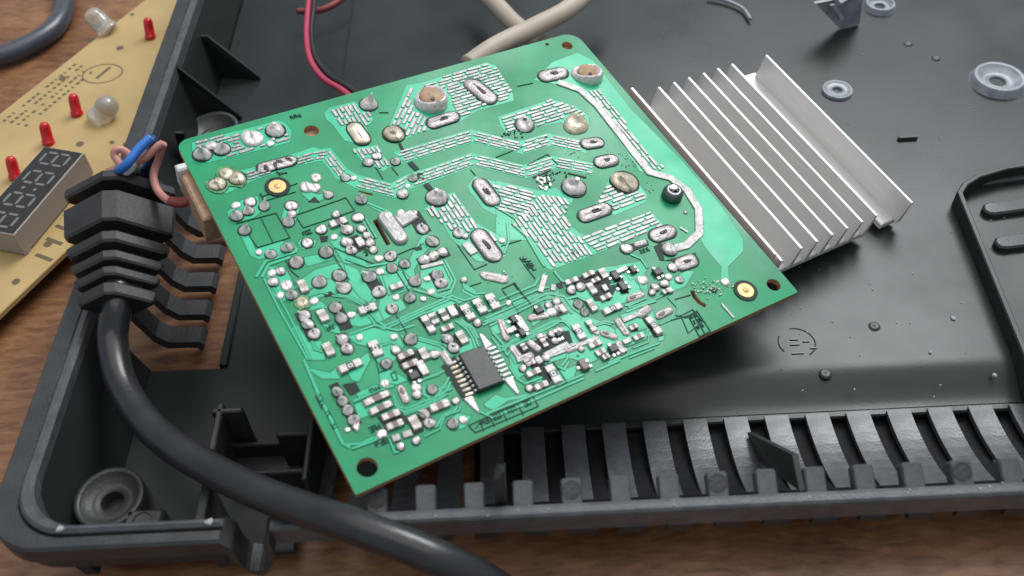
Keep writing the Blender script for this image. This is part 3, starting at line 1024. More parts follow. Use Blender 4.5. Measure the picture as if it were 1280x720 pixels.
for cr, w in rows(BLOCKS): pour(poly_of(cr, [float(q) for q in w]), 'dark_print', 'dark', .125)
SILK = '''C1
540 520 555 545 780 460
C6
340 200 430 385
240 312 312 418 555 345 450 160 150 240
605 195 655 270 1040 142 975 45 600 175
330 20 365 70 600 0
520 510 560 590 620 640
880 470 1000 660
890 420 1000 470 1200 545
C7
780 340 890 500 970 465
1065 625 1150 585 1215 690
1060 350 1190 310
380 410 500 360
360 470 470 640
C4
160 270 215 355
275 275 320 330
820 290 855 330
D1
990 385 1065 505
1040 60 1100 170
860 100 890 160 900 250
D2
765 130 850 90 980 250
770 140 890 310
0 380 50 455
520 110 610 80
E2
20 210 210 450
130 0 260 170
E3
1000 585 1130 515 1240 650 1080 780 1000 585
1040 610 1190 545
1000 580 930 600
930 400 1110 350
E6
640 110 795 340 700 400 560 200
790 350 660 420
D6
285 680 700 492 735 555 330 725 285 680
355 650 385 712
420 620 455 685
500 582 535 650
600 540 640 612
330 700 375 640
D4
412 591 468 560 555 690 484 725 412 591
440 576 520 707
412 591 300 620
C2
850 470 850 470.5
380 520 440 520
C3
240 350 340 330
380 720 420 700
C5
0 190 330 60
200 240 330 170 400 240
D5
480 40 520 200 600 170
600 205 620 255 650 245 630 195 600 205
E8
200 460 250 440
'''
for cr, w in rows(SILK):
    n = [float(q) for q in w]; P = poly_of(cr, n)
    if all((P[i] - P[i + 1]).length > 1e-5 for i in range(len(P) - 1)): trace(P, .15 * mm, 'silkscreen_line', 'silk', .225)
# illegible printed characters: short strokes in the boxes
rs = random.Random(11)
def scribble(cr, x, y, n, dx, dy, h):
    mb = MB()
    for k in range(n):
        c = bp(cr, x + dx * k, y + dy * k); u = h * mm
        for a, b in rs.sample([((0, 0), (.6, 0)), ((0, .5), (.6, .5)), ((0, 1), (.6, 1)), ((0, 0), (0, 1)), ((.6, 0), (.6, 1)), ((0, 0), (.6, 1))], 4):
            p, q = c + Vector(a) * u, c + Vector(b) * u
            mb.prism(ribbon([p, q], .13 * mm), 0, (.26 + .004 * rs.random()) * mm)
    Bd(mb, 'silkscreen_text', 'silk')
scribble('D6', 375, 680, 2, 28, -14, 1.3); scribble('D6', 455, 645, 2, 26, -12, 1.2); scribble('D6', 550, 605, 2, 28, -14, 1.2); scribble('D6', 650, 560, 2, 24, -12, 1.2)
scribble('D4', 432, 610, 3, 21, 33, .8); scribble('D4', 460, 598, 3, 21, 33, .8)
scribble('D5', 100, 400, 1, 0, 0, 1.6); scribble('D5', 125, 450, 1, 0, 0, 1.6); scribble('D5', 165, 520, 1, 0, 0, 1.6); scribble('D5', 205, 590, 1, 0, 0, 1.6)
scribble('E8', 250, 630, 3, 45, -18, 1.2); scribble('E8', 190, 490, 3, 35, -16, 1.2); scribble('C6', 660, 330, 3, 22, -8, 1.1); scribble('C8', 830, 345, 3, 22, -8, 1.0)
scribble('C1', 740, 50, 3, 26, -8, 1.1); scribble('C7', 190, 410, 2, 10, -12, 1.1); scribble('E8', 190, 95, 3, 35, -16, 1.0); scribble('D1', 480, 500, 2, 26, -10, 1.1)
scribble('C8', 70, 400, 3, 26, 14, 1.5); scribble('C8', 110, 440, 2, 26, 14, 1.5)
# ---- fine traces
TR = '''C6
14 300 640 372 520 595 450 610 425
14 345 640 395 545 560 490
12 1120 75 1300 150
8 1100 215 1180 350
8 1125 205 1205 345
D1
9 0 110 120 350 330 720
9 25 90 180 370 350 720
8 320 245 430 215 480 225
8 510 240 620 250 740 310
8 530 225 640 245 760 300
9 790 390 830 450 900 490 1180 370
9 800 370 850 430 905 465 1190 345
9 640 530 830 460 1000 500 1130 460
9 360 580 380 640 440 660
9 1130 560 1200 575
9 890 610 960 590 1040 630
D5
12 0 110 110 370 270 690 320 720
10 340 400 520 320 620 290
9 610 350 640 430 690 470 830 420 970 340
9 690 490 840 440 980 380
9 830 300 830 350 880 380
9 900 380 960 310 1010 290
9 920 400 980 330 1020 310
9 860 590 920 570 960 500 1060 470
9 480 650 400 690 270 700
9 760 270 940 210
D2
9 0 350 190 265 385 180 480 215 560 190
9 0 372 190 285 385 203 450 235
9 0 395 180 310 250 290
9 120 505 300 555 380 630
9 110 485 330 545 410 610
9 420 370 500 430 545 500 570 580
9 440 365 520 420 565 490 590 560
9 460 360 545 420 590 500
9 640 350 900 235 1010 185 1190 160
9 630 375 900 262 1010 215 1190 190
9 620 400 880 290
9 740 210 1010 100 1045 40
12 390 0 415 60 380 160 290 190 100 130
9 690 490 740 560 770 560
9 700 460 780 550 850 540 960 480 1190 360
9 470 70 490 130 560 165 640 160
9 800 620 770 560 900 500 1190 380
D6
8 470 150 490 200 520 180 700 110
8 560 190 580 160 760 90 850 60 890 110
8 550 300 600 380 650 410 760 370
8 360 590 440 630 700 520
8 390 610 760 460 1029 350
8 700 520 900 430 1029 375
8 0 380 130 330
8 70 460 130 430 160 370
8 90 490 150 450 170 400
8 220 540 200 580 130 610
8 860 300 900 320 930 270
D3
8 0 330 380 160 440 150
8 40 380 430 190 540 210 600 290 680 340
8 60 400 440 210 530 240 590 320
8 150 560 200 500 470 370 540 370 620 450
8 170 590 230 520 480 390
8 740 400 800 370 860 380
8 820 640 960 580 1150 510
8 880 540 960 520 1060 480 1080 420
8 940 310 1060 260 1130 240
8 1000 100 1060 170 1060 220 930 270
8 520 660 560 610 560 590
8 740 690 900 620
E3
9 540 260 605 345 600 390 400 480
9 850 370 960 490 950 580
9 410 500 740 380
9 760 680 950 600
9 200 240 300 215
9 640 430 900 310
E5
9 220 340 310 310 400 330
9 780 380 820 470 810 520 640 590
9 700 390 790 360
9 600 700 880 590
E8
12 0 650 220 570 290 520
9 370 550 430 690 470 680
9 720 530 880 450 920 330 960 310 1070 270 1090 200
9 410 110 470 230 540 250 780 150 850 160
9 520 295 860 160 960 100
C7
8 700 440 770 570 740 640 660 665 590 640
8 690 460 745 570 720 620 650 640
8 930 0 1000 80 1150 170 1234 300
8 1100 200 1110 320 1080 400
8 550 640 700 680 780 700
9 60 430 200 480 330 460
C8
9 0 150 90 230 190 400 210 430
9 270 460 320 520 400 560
9 760 350 830 380 870 440
9 210 470 180 590
9 340 640 420 620 560 700
'''
for cr, w in rows(TR):
    n = [float(q) for q in w]; wd = n[0] / CR[cr][2] * .21 * mm * 1.0
    trace(poly_of(cr, n[1:]), wd * 1.25 + .24 * mm, 'mask_gap', 'gap', .155); trace(poly_of(cr, n[1:]), wd * 1.25, base=.155)
# ---- chip components: ends x1 y1 x2 y2, width px, kind
CHIPS = '''C6
850 252 985 207 55 r
1062 345 1100 412 50 w
C7
345 622 432 595 38 c
D1
262 125 322 212 55 c
712 368 842 310 60 z
412 345 470 432 58 c
457 592 512 692 55 c
798 578 872 692 66 z
D5
235 190 405 122 52 z
D2
165 328 255 458 50 r
222 313 282 392 52 r
297 283 358 367 52 r
362 258 425 332 52 w
308 440 402 403 42 b
468 248 545 362 62 z
555 205 637 312 62 z
648 172 738 278 66 z
440 443 488 542 55 c
866 335 948 445 48 w
790 455 870 425 40 w
E2
600 228 740 160 62 b
795 148 925 92 62 b
970 70 1085 150 80 c
835 225 955 335 72 c
885 205 990 175 55 b
1005 255 1085 290 55 w
990 400 1120 350 62 b
1025 552 1235 462 74 z
845 408 945 535 66 c
525 470 610 545 56 w
E3
265 95 400 48 52 w
785 325 870 300 55 b
850 275 905 320 50 w
E5
795 235 950 440 76 z
598 372 690 335 58 b
525 532 615 498 52 w
640 485 765 440 62 b
125 278 212 408 66 z
140 575 285 515 66 b
215 650 335 620 66 b
290 700 375 675 60 b
500 645 560 600 40 w
E4
860 235 1000 395 84 z
245 150 355 325 58 w
275 460 345 520 60 b
380 690 330 640 60 b
480 420 600 460 55 b
570 395 520 360 45 r
440 610 520 665 60 w
E6
568 150 720 350 92 z
335 150 440 95 66 b
340 275 500 200 66 b
430 412 590 350 72 b
E7
175 185 385 105 78 b
455 65 570 195 86 c
235 305 445 225 78 b
425 225 560 400 84 w
E8
110 200 385 92 62 b
165 285 410 200 62 b
290 335 490 290 62 b
340 445 520 380 62 b
770 245 985 200 72 b
585 325 672 452 72 c
'''
CH = {}
for cr, w in rows(CHIPS):
    x1, y1, x2, y2, wp = map(float, w[:5]); k = w[5]
    p, q = bp(cr, x1, y1, .0003), bp(cr, x2, y2, .0003); d = q - p; L = d.length
    horiz = abs(d.x) > abs(d.y); ang = (0 if horiz else math.pi / 2) + random.uniform(-.05, .05)
    wd = max(.0010, wp / CR[cr][2] * .205 * mm * (1.0 if horiz else 1.05)); h = random.uniform(.00045, .00060); c = (p + q) / 2
    hl, hw, tl = L / 2, wd / 2, L * .35
    bm = {'r': 'chipk', 'z': 'chipk', 'c': 'tan', 'b': 'brown', 'w': 'white'}[k]
    key = (round(L * 4000), round(wd * 5000), k)
    nm = {'c': 'chip_capacitor', 'w': 'chip_capacitor'}.get(k, 'chip_resistor')
    if key not in CH:
        me = MB().box(-hl + tl * .75, hl - tl * .75, -hw * .92, hw * .92, 0.00005, h, .00006)
        b0 = me.build(nm, M[bm], board)
        tm_ = MB(); zt = h * 1.12
        tm_.add([(-hl * 1.0, -hw, 0), (-hl * 1.0, hw, 0), (-hl + tl, hw, 0), (-hl + tl, -hw, 0),
                 (-hl * .97, -hw * .95, zt * .35), (-hl * .97, hw * .95, zt * .35),
                 (-hl * .86, -hw * .84, zt * .95), (-hl * .86, hw * .84, zt * .95), (-hl + tl, hw * .93, zt), (-hl + tl, -hw * .93, zt)],
                [(0, 4, 5, 1), (4, 6, 7, 5), (6, 9, 8, 7), (0, 3, 9, 6, 4), (1, 5, 7, 8, 2), (3, 2, 8, 9), (0, 1, 2, 3)])
        t0 = tm_.build('terminal', M['term'], b0)
        z0 = None
        if k == 'z':
            zz = MB(); a, b_ = hw * .52, hw * .34
            for x0, x1, y0, y1 in ((-a, a, -b_ * 1.25, -b_ * .75), (-a, a, b_ * .75, b_ * 1.25), (-a, -a * .6, -b_ * .74, b_ * .74), (a * .6, a, -b_ * .74, b_ * .74)):
                zz.box(x0, x1, y0, y1, h - .00002, h + .00003)
            z0 = zz.build('printed_zero', M['silkw'], b0)
        CH[key] = (b0.data, t0.data, z0.data if z0 else None); body = b0; have = True
    else:
        md = CH[key]; body = link(nm, md[0], None, board); have = False
        link('terminal', md[1], None, body)
        if md[2]: link('printed_zero', md[2], None, body)
    t2 = link('terminal', CH[key][1], None, body); t2.rotation_euler = (0, 0, math.pi)
    body.location = (c.x, c.y, .0002); body.rotation_euler = (random.uniform(-.03, .03), random.uniform(-.03, .03), ang)
# ---- small transistors: centre, angle, body size
SOTS = '''E3
258 140 100 75 0
455 70 90 60 0
345 255 115 80 0
735 95 95 85 1
E5
415 600 90 80 1
E7
385 415 110 95 1
E4
195 180 90 60 0
290 330 90 60 0
700 345 60 60 1
E2
300 530 90 70 1
E6
985 150 120 80 0
'''
for cr, w in rows(SOTS):
    x, y, l, wd, rt = map(float, w); c = bp(cr, x, y, .0004); s_ = .205 * mm / CR[cr][2]
    hl, hw = l * s_ / 2, wd * s_ / 2
    body = Bd(MB().box(-hl, hl, -hw, hw, .0002, .0011, .00018), 'transistor', 'chip' if (cr, x) != ('E6', 985) else 'brown')
    body.location = (c.x, c.y, 0); body.rotation_euler = (0, 0, 0 if rt else math.pi / 2)
    for px, py in ((-hl * .55, -hw), (hl * .55, -hw), (0, hw)):
        sg = -1 if py < 0 else 1
        Bd(MB().prism([(px - .0004, py - sg * .00005), (px + .0004, py - sg * .00005), (px + .0004, py + sg * .0009), (px - .0004, py + sg * .0009)], 0, .00045, .00015), 'terminal', 'solder', body)
# ---- microchip with its pins and solder thieves
ic = [bp('D6', 237, 213, .0016), bp('D6', 380, 168, .0016), bp('D6', 517, 382, .0016), bp('D6', 342, 465, .0016)]
cc = sum(ic, Vector((0, 0))) / 4; hx = ((ic[1] - ic[0]).length + (ic[2] - ic[3]).length) / 4; hy = ((ic[0] - ic[3]).length + (ic[1] - ic[2]).length) / 4
body = Bd(MB().box(-hx, hx, -hy, hy, .00015, .0017, .00022), 'microchip', 'chip'); body.location = (cc.x, cc.y, 0)
body.rotation_euler = (0, 0, math.atan2((ic[1] - ic[0]).y, (ic[1] - ic[0]).x) * .5)
pt_ = MB(); rq = random.Random(2)
for row in range(3):
    for k in range(7):
        if rq.random() < .3: continue
        x = -hx * .55 + k * hx * .17; y = hy * (.25 - row * .3)
        pt_.box(x, x + hx * .1, y, y + .00016, .00169, .00171); pt_.box(x, x + .00014, y - .0006 * rq.random(), y + .0006 * rq.random(), .00169, .001712)
o = Bd(pt_, 'worn_marking', 'silkg', body); o['kind'] = 'stuff'
pm = None
for s_ in (-1, 1):
    for i in range(8):
        y = hy * (.86 - i * 1.72 / 7)
        if pm is None:
            mb = MB(); prof = [(-.0001, .0010), (.0005, .0010), (.0009, .00035), (.0021, .00018), (.0021, .0), (.0007, .00005), (.0003, .0008), (-.0001, .0008)]
            mb.loft([[(x, -.00029, z) for x, z in prof], [(x, .00029, z) for x, z in prof]]); o = mb.build('pin', M['tin'], body); pm = o.data
        else: o = link('pin', pm, None, body)
        o.location = (s_ * hx, y, 0); o.rotation_euler = (0, 0, 0 if s_ > 0 else math.pi)
        c2 = Vector((s_ * (hx + .0019), y)); blob('pin_solder', c2 - Vector((.0006, 0)), c2 + Vector((.0007, 0)), .00034, 'b', 'solder' if s_ > 0 else 'gold', 10, parent=body, hs=.8)
o = Bd(lathe([(.00035, .00172), (.0003, .00168), (.00001, .00168)], 12, (-hx * .7, hy * .8, 0)), 'pin_one_mark', 'chipk', body)
for cr, n in (('D6', (350, 90, 375, 95, 440, 165, 395, 195)), ('D6', (520, 400, 570, 375, 612, 470, 605, 488)), ('D6', (250, 510, 310, 490, 358, 590, 350, 605)), ('D5', (330, 575, 388, 545, 380, 600, 365, 612)), ('E8', (240, 520, 300, 465, 360, 510, 270, 560))):
    Bd(MB().prism([tuple(p) for p in poly_of(cr, n)], 0, .0005, .00025), 'solder_thief', 'solder')
# ---- gold fiducials, screw, flux and crack
for cr, x, y, rp in (('C1', 652, 482, 50), ('D4', 780, 430, 50)):
    c = bp(cr, x, y); r = rp / CR[cr][2] * .215 * mm
    Bd(MB().prism(circ(c, r * 1.45), 0, .00028, .00003), 'solder_resist_ring', 'dark')
    f = Bd(MB().prism(circ(c, r), 0, .00033, .00004), 'gold_test_pad', 'brass'); blob('test_pad_centre', c, c, r * .38, 'f', 'brass', 12, parent=f, z0=.00032)
c = bp('C5', 1128, 440); scr = Bd(lathe([(.0027, 0), (.0027, .0015), (.0022, .0026), (.0012, .0029), (.0011, .0024), (.00001, .0023)], 24, (c.x, c.y, 0)), 'heat_sink_screw', 'steel', smooth=True)
for a in (0.4, 1.97):
    d = Vector((math.cos(a), math.sin(a))) * .0013; Bd(MB().prism(ribbon([c - d, c + d], .0004), .0022, .00292), 'screw_slot', 'burnt', scr)
blob('screw_solder', c + Vector((-.0002, .0006)), c + Vector((.0006, .0008)), .0009, 'f', 'solder', 12, parent=scr, z0=.0027, wob=.15)
fx = MB(); rf = random.Random(5)
def flakes(cr, x, y, sx, sy, n, sz):
    for k in range(n):
        c = bp(cr, x + rf.gauss(0, sx), y + rf.gauss(0, sy)); s_ = sz * mm * rf.uniform(.4, 1.3); a = rf.uniform(0, 6)
        fx.prism([(c.x + s_ * math.cos(a + b) * rf.uniform(.5, 1.3), c.y + s_ * math.sin(a + b) * rf.uniform(.5, 1.3) * .6) for b in (0, 1.2, 2.5, 3.8, 5)], 0, rf.uniform(.28, .45) * mm, .00006)
flakes('D4', 570, 410, 50, 28, 40, .35); flakes('C5', 900, 230, 45, 40, 24, .22); flakes('C5', 780, 170, 40, 12, 10, .25); flakes('C5', 980, 400, 25, 25, 10, .22)
flakes('C7', 1010, 545, 70, 25, 24, .3); flakes('C7', 1010, 170, 70, 40, 6, .15); flakes('E3', 1200, 260, 60, 50, 14, .3); flakes('C5', 520, 170, 30, 12, 8, .2)
o = Bd(fx, 'flux_flakes', 'flux'); o['kind'] = 'stuff'
bf = MB(); fxo = fx; fx = bf
flakes('D4', 575, 425, 14, 14, 14, .4); flakes('C3', 215, 655, 35, 12, 14, .35); flakes('C5', 330, 330, 30, 25, 22, .35); flakes('E4', 920, 590, 10, 10, 4, .2); flakes('C8', 390, 350, 10, 18, 8, .4)
flakes('C2', 1020, 385, 18, 18, 8, .35); flakes('C5', 420, 290, 50, 10, 8, .3); flakes('C1', 640, 400, 60, 6, 10, .35)
o = Bd(bf, 'burnt_flux_flakes', 'burnt'); o['kind'] = 'stuff'
for a, b, w_ in (((240, 320), (350, 270), .45), ((460, 290), (580, 320), .4)):
    trace([bp('C5', *a), bp('C5', *b)], w_ * mm, 'burnt_line', 'burnt', .3)
cm = MB()
for k in range(9):
    x = 250 + rf.uniform(0, 110); y = 310 + rf.uniform(0, 75); a = bp('C5', x, y); b = bp('C5', x + rf.uniform(-10, 30), y + rf.uniform(12, 34))
    cm.prism(ribbon([a, b], rf.uniform(.4, .8) * mm), 0, rf.uniform(.3, .7) * mm, .0001)
Bd(cm, 'solder_spatter', 'solder')
trace([bp('D4', 625, 515), bp('D4', 705, 605)], .5 * mm, 'solder_scratch', 'tin', .27); trace([bp('D4', 360, 25), bp('D4', 408, 55)], .55 * mm, 'solder_scratch', 'tin', .27)
c = bp('D4', 650, 375); blob('solder_joint', c, c, .0012, 'f', 'solder', 12)
c = bp('C8', 1115, 80); blob('solder_joint', c, c, .0006, 'f', 'tin', 12)
trace([bp('C4', *q) for q in ((330, 110), (360, 175), (380, 178))], .7 * mm, 'dark_print', 'dark', .27)
trace([bp('C4', *q) for q in ((400, 240), (450, 290))], 1.3 * mm, 'dark_print', 'dark', .27)
trace([bp('C4', *q) for q in ((510, 390), (545, 430))], 1.4 * mm, 'dark_print', 'dark', .27)
trace([bp('C4', *q) for q in ((500, 355), (465, 350), (455, 320), (490, 318))], .5 * mm, 'dark_print', 'dark', .27)
# ---- spade connector under the left edge, parts below the board that carry it
pl = [bp('P', 234, 222, -.0005), bp('P', 243, 232, -.0005), bp('P', 278, 303, -.0005), bp('P', 268, 305, -.004), bp('P', 238, 256, -.004)]
xm = min(p.x for p in pl)
Bd(MB().box(-.0022, .004, -.0245, -.0065, -.010, -.0017, .0005), 'terminal_block', 'hole')
Bd(MB().box(-.0026, .0002, -.0090, -.0068, -.006, -.0002, .0004), 'terminal_blade', 'tapf')
Bd(MB().box(.030, .062, -.060, -.030, -.026, -.0018, .002), 'transformer', 'chip')
Bd(MB().box(.020, .034, -.026, -.008, -.022, -.0018, .001), 'film_capacitor', 'chip')
# ---- heat sink hanging from the right edge, parallel to the board
hs = Bd(MB().prism([(.1192, -.0285), (.1690, -.0285), (.1690, -.0925), (.1630, -.0925), (.1630, -.0850), (.1572, -.0850), (.1572, -.0925), (.1192, -.0925)], -.0098, -.0080, .0003), 'heat_sink', 'alu')
FINS = [(.1203, .0268, .0918, .0003, 0), (.1222, .0296, .0931, -.0018, 0)] + [(.1281 + .00545 * i, .0294, .0930, .0002, 0) for i in range(6)] + [(.1683, .0302, .0937, .0002, 0)]
for x, w0, w1, zt, _ in FINS:
    Bd(MB().add([(x - .00036, -w0, zt), (x + .00036, -w0, zt), (x + .0008, -w0, -.0081), (x - .0008, -w0, -.0081),
                 (x - .00036, -w1, zt), (x + .00036, -w1, zt), (x + .0008, -w1, -.0081), (x - .0008, -w1, -.0081)],
                [(0, 3, 2, 1), (4, 5, 6, 7), (0, 1, 5, 4), (1, 2, 6, 5), (2, 3, 7, 6), (3, 0, 4, 7)]), 'fin', 'alu', hs)
Bd(MB().box(.1120, .1195, -.080, -.040, -.0098, -.0055, .0003), 'heat_sink_flange', 'alu', hs)

# ================================================================== POWER CORD
cord = thing('power_cord', 'thick black power cord with ribbed strain relief, crossing the tray rim at the lower left', 'power cord', (-.09, .2, .03))
A0, A1 = g(152, 238, .036), g(146, 378, .034)
ax = (A1 - A0); LA = ax.length; ax.normalize()
sx = ax.cross(Vector((0, 0, 1))).normalized() * -1
if sx.x < 0: sx = -sx
up_ = sx.cross(ax); up_ = up_ if up_.z > 0 else -up_
rot = Matrix.Rotation(math.radians(-11), 3, ax) 
def rhomb(t, hw, hh, dz=0):
    o = A0 + ax * (t * LA); out = []
    for cx, cy in ((1, .12), (1, -.12), (.12, -1), (-.12, -1), (-1, -.12), (-1, .12), (-.14, .98), (.14, .98)):
        s2 = (sx * cx * hw + up_ * cy * hh); out.append(o + s2 * 1.0 + Vector((0, 0, -math.tan(math.radians(11)) * cx * hw)))
    return out
def seg(name, t0, t1, hw0, hw1, k=.62, m='rubber'):
    e = min(.0006, (t1 - t0) * LA * .2) / LA
    mb = MB().loft([rhomb(t0, hw0 * .94, hw0 * k * .92), rhomb(t0 + e, hw0, hw0 * k), rhomb(t1 - e, hw1, hw1 * k), rhomb(t1, hw1 * .94, hw1 * k * .92)])
    return keep(mb.build(name, M[m]), cord)
sr = seg('strain_relief', -.12, 1.02, .0062, .0056)
def sub(o): o.parent = sr; o.matrix_parent_inverse = Matrix(); return o
for t0, t1, h0, h1 in ((0.0, .09, .0129, .0129), (.19, .46, .0127, .0121), (.54, .63, .0114, .0109), (.69, .765, .0101, .0096), (.815, .885, .0093, .0088), (.935, 1.03, .0085, .0080)):
    sub(seg('rib', t0, t1, h0, h1))
path = [A0.lerp(A1, .8), A1 + Vector((0, 0, -.0005)), g(141, 425, .029), g(152, 480, .026), g(186, 532, .026), g(243, 575, .028), g(335, 620, .032), g(440, 657, .0365), g(545, 697, .0345), g(628, 740, .024), g(700, 800, .010), g(820, 850, .0055)]
o = tube(path, .0035, 20, 8).build('cord_sheath', M['cable'], None, True); keep(o, cord)
def wire(pts, r, name, m): return keep(tube(pts, r, 12, 6).build(name, M[m], None, True), cord)
E0 = A0 + Vector((0, 0, .0045))
wire([E0 + Vector((.001, .0, .002)), g(158, 206, .046), g(174, 186, .048), g(189, 172, .049)], .0012, 'blue_wire', 'blue')
wire([g(189, 174, .048), g(190, 190, .042), g(183, 215, .036), g(187, 238, .028), g(205, 262, .018)], .0014, 'blue_wire', 'navy')
wire([E0 + Vector((-.001, 0, .002)), g(150, 208, .044), g(143, 194, .046), g(146, 187, .047), g(156, 189, .046), g(170, 200, .044), g(182, 197, .045), g(196, 184, .047), g(204, 179, .0475)], .0010, 'brown_wire', 'pink')
wire([g(204, 180, .047), g(198, 200, .042), g(192, 218, .040), g(196, 236, .039), g(208, 249, .040), g(222, 254, .041)], .0010, 'brown_wire', 'pink')
wire([g(214, 252, .041), g(228, 253, .042), g(243, 247, .043)], .0013, 'brown_wire', 'redb')
wire([E0 + Vector((.001, 0, .001)), g(160, 212, .043), g(168, 203, .043), g(170, 215, .036)], .0013, 'earth_wire', 'tapf')

# ================================================================== LOOSE WIRES AND CABLES
o = tube([g(388, -20, .022), g(385, 10, .022), g(383, 45, .022), g(388, 75, .024), g(404, 98, .028), g(428, 113, .034), g(448, 130, .036)], .00095, 12, 8).build('red_wire', M['red'], None, True)
o['label'] = 'thin red wire running down to the far edge of the green board'; o['category'] = 'wire'
o = tube([g(395, -20, .0215), g(392, 10, .0215), g(389, 45, .0215), g(395, 72, .023), g(412, 94, .027), g(436, 109, .033), g(455, 125, .035)], .0009, 12, 8).build('black_wire', M['blackw'], None, True)
o['label'] = 'thin black wire lying right alongside the red one'; o['category'] = 'wire'
o = tube([g(372, 14, .012), g(398, 13, .0125), g(418, 5, .013), g(440, -12, .014)], .0012, 12, 8).build('dark_red_wire', M['redb'], None, True)
o['label'] = 'short dark red wire passing behind the pair at the top'; o['category'] = 'wire'
gb = 'beige cables crossing behind the board'
o = tube([g(590, -25, .020), g(622, 8, .019), g(650, 36, .019), g(690, 62, .020), g(720, 90, .018)], .0031, 16, 8).build('beige_cable', M['beige'], None, True)
o['label'] = 'darker beige cable passing underneath the other one at the far corner of the board'; o['category'] = 'cable'; o['group'] = gb
o = tube([g(760, -35, .026), g(715, 8, .027), g(670, 33, .028), g(620, 58, .031), g(585, 82, .031)], .0031, 16, 8).build('beige_cable', M['beige'], None, True)
o['label'] = 'paler beige cable lying on top of the crossing, running down to the board edge'; o['category'] = 'cable'; o['group'] = gb
o = tube([g(-60, 78, .0040), g(0, 70, .0040), g(40, 54, .0040), g(70, 32, .0040), g(81, 5, .0040), g(76, -30, .0040)], .0036, 16, 8).build('grey_cable', M['grey'], None, True)
o['label'] = 'glossy dark grey cable curving over the bare wood in the far left corner'; o['category'] = 'cable'

# ================================================================== DISPLAY BOARD ON THE TABLE
ZB = .0075
disp = thing('display_board', 'tan circuit board with red lights and a four digit display, left of the tray', 'circuit board', (-.16, .25, 0))
def X(mb, name, m, smooth=False, parent=None):
    o = mb.build(name, M[m], None, smooth)
    if parent is not None: o.parent = parent
    else: keep(o, disp)
    return o
e0, e1 = g(0, 392, ZB), g(82, 314, ZB); dl = Vector((e1.x - e0.x, e1.y - e0.y)).normalized()
f0 = g(0, 142, ZB); nl = Vector((-dl.y, dl.x)); wdt = (Vector((f0.x - e0.x, f0.y - e0.y))).dot(nl)
E0_ = Vector((e0.x, e0.y))
def clipx(s, off):                       # where a line parallel to the edge meets the tray side
    b = E0_ + nl * off; return b + dl * ((-.1128 - b.x) / dl.x)
pl = [E0_ - dl * .05, clipx(0, 0) , clipx(0, wdt), E0_ + nl * wdt - dl * .05]
pb = X(MB().prism([tuple(p) for p in pl], ZB - .0016, ZB, .0002), 'board', 'phen')
for s_, o_ in ((.01, .012), (.05, wdt - .008)):
    c = E0_ + dl * s_ + nl * o_; X(lathe([(.0022, -.0075), (.0022, -.0017)], 12, (c.x, c.y, ZB)), 'spacer', 'disps')
# display module
ZD = ZB + .0085
q = [g(58, 180, ZD), g(105, 191, ZD), g(17, 294, ZD)]
q = [Vector((p.x, p.y)) for p in q]; la = (q[2] - q[1]).normalized(); wa = Vector((la.y, -la.x)); 
if wa.dot(q[0] - q[1]) < 0: wa = -wa
DWd = (q[0] - q[1]).dot(wa); DL = (q[2] - q[1]).length
def dpt(a, b): return q[1] + la * a + wa * b
case = X(MB().prism([tuple(dpt(*p)) for p in ((0, 0), (DL, 0), (DL, DWd), (0, DWd))], ZB + .0006, ZD, .0002), 'segment_display', 'disps')
face = X(MB().prism([tuple(dpt(*p)) for p in ((.0004, .0004), (DL - .0004, .0004), (DL - .0004, DWd - .0004), (.0004, DWd - .0004))], ZD - .0001, ZD + .00012), 'display_face', 'dispf', parent=case)
for k in range(2): X(MB().prism([tuple(dpt(*p)) for p in ((.001 + k * (DL - .0035), .0), (.0025 + k * (DL - .0035), .0), (.0025 + k * (DL - .0035), .0015), (.001 + k * (DL - .0035), .0015))], ZB, ZB + .0007), 'display_foot', 'disps', parent=case)
# digits: read across the width; digit axis x along la (length), y along wa
dh = DWd * .60; dw = dh * .60; y0 = DWd * .20
def segq(cx, a, b, w_):      # segment between two points in digit space (x along la, y along wa)
    a, b = Vector(a), Vector(b); d = (b - a).normalized(); n = Vector((-d.y, d.x)) * w_ / 2
    return [a + d * .0004, a + d * .0010 + n, b - d * .0010 + n, b - d * .0004, b - d * .0010 - n, a + d * .0010 - n]
for k, cx in enumerate((DL * .135, DL * .37, DL * .64, DL * .87)):
    x0, x1, ya, yb, ym = cx - dw / 2, cx + dw / 2, y0, y0 + dh, y0 + dh / 2; sk = .0007
    for a, b in (((x0, ya), (x1, ya)), ((x0 + 0, yb), (x1, yb)), ((x0, ym), (x1, ym)), ((x0, ya), (x0, ym)), ((x0, ym), (x0, yb)), ((x1, ya), (x1, ym)), ((x1, ym), (x1, yb))):
        X(MB().prism([tuple(dpt(*p)) for p in segq(cx, a, b, .00085)], ZD, ZD + .00022), 'digit_segment', 'seg', parent=case)
for yy in (.36, .64):
    c = dpt(DL * .505, DWd * yy); X(MB().prism(circ(c, .0006, 12), ZD, ZD + .00022), 'colon_dot', 'seg', parent=case)
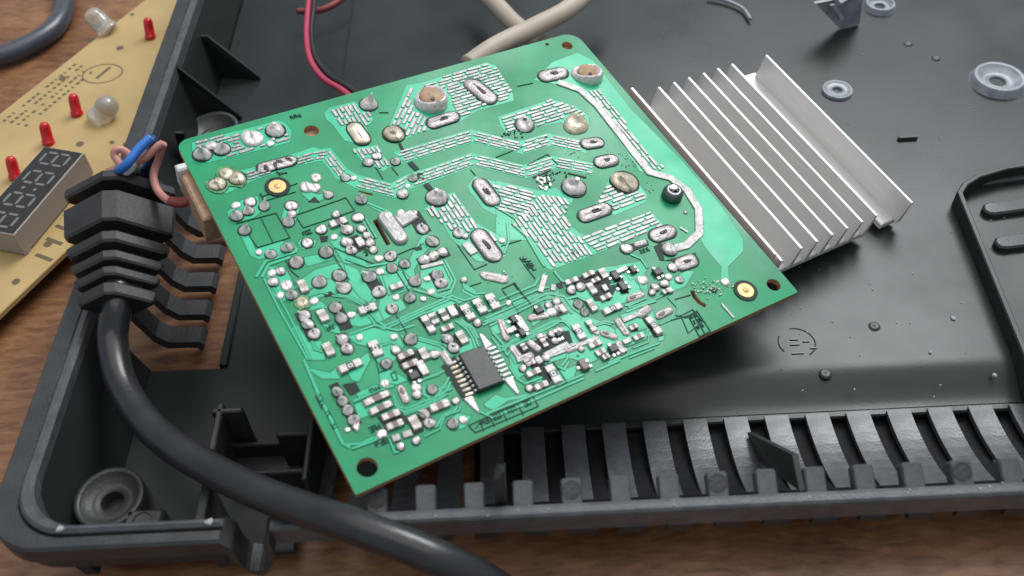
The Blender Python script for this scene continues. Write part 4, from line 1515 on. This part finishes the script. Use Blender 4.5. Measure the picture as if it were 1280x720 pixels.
# LEDs
def led(px, py, m, r, h, tilt=(0, 0)):
    c = g(px, py, ZB + h * .5); c = Vector((c.x, c.y, ZB)); t = Vector((tilt[0], tilt[1], 1)).normalized(); s_ = t.orthogonal().normalized(); u_ = t.cross(s_)
    rings = [[c + t * z + (s_ * math.cos(2 * math.pi * j / 20) + u_ * math.sin(2 * math.pi * j / 20)) * rr for j in range(20)] for rr, z in ((r * 1.15, 0), (r * 1.15, h * .14), (r, h * .15), (r, h * .7), (r * .9, h * .84), (r * .6, h * .95), (.0001, h))]
    o = X(MB().loft(rings), 'indicator_light', m, True)
    return o
for px, py in ((13, 211), (55, 168), (91, 132), (184, 36)): led(px, py, 'led', .0017, .0075, (.1, .25))
for px, py, tx in ((117, 135, .9), (130, 24, -.7)):
    o = led(px, py, 'clear', .0036, .0095, (tx, .2)); o['label'] = 'clear domed light lying on its side'
# printing and small parts on the board: logo ring, rows of tiny print, holes
def on(px, py): c = g(px, py, ZB); return Vector((c.x, c.y))
c = on(128, 92); R = .0068
lg = MB()
for i in range(24):
    a, b = 2 * math.pi * i / 24, 2 * math.pi * (i + 1) / 24
    lg.prism(ribbon([c + Vector((math.cos(a), math.sin(a) * .8)) * R, c + Vector((math.cos(b), math.sin(b) * .8)) * R], .0005), ZB - .0001, ZB + .00006)
lg.prism(ribbon([c - dl * .003, c + dl * .004], .0012), ZB - .0001, ZB + .00007)
X(lg, 'printed_emblem', 'ink')
rp_ = random.Random(3); pr = MB()
for row in range(4):
    for k in range(16):
        if rp_.random() < .2: continue
        p = on(4, 152 - row * 1) + dl * (.0022 * k) - nl * (.0032 * row); pr.prism(ribbon([p, p + dl * rp_.uniform(.0006, .0015)], .0011), ZB - .0001, ZB + .00006)
X(pr, 'printed_lettering', 'ink')
for px, py in ((78, 98), (100, 180), (140, 178), (60, 305), (20, 352), (90, 210), (158, 180), (150, 60), (112, 50), (165, 18)):
    p = on(px, py); X(MB().prism(circ(p, rp_.uniform(.0008, .0016), 10), ZB - .0001, ZB + .00008), 'lead_hole', 'ink')
for px, py in ((70, 282), (80, 268), (58, 298), (45, 318), (88, 250)):
    p = on(px, py); X(MB().prism(ribbon([p, p - nl * .006], .0012), ZB - .0001, ZB + .00007), 'printed_bar', 'ink')
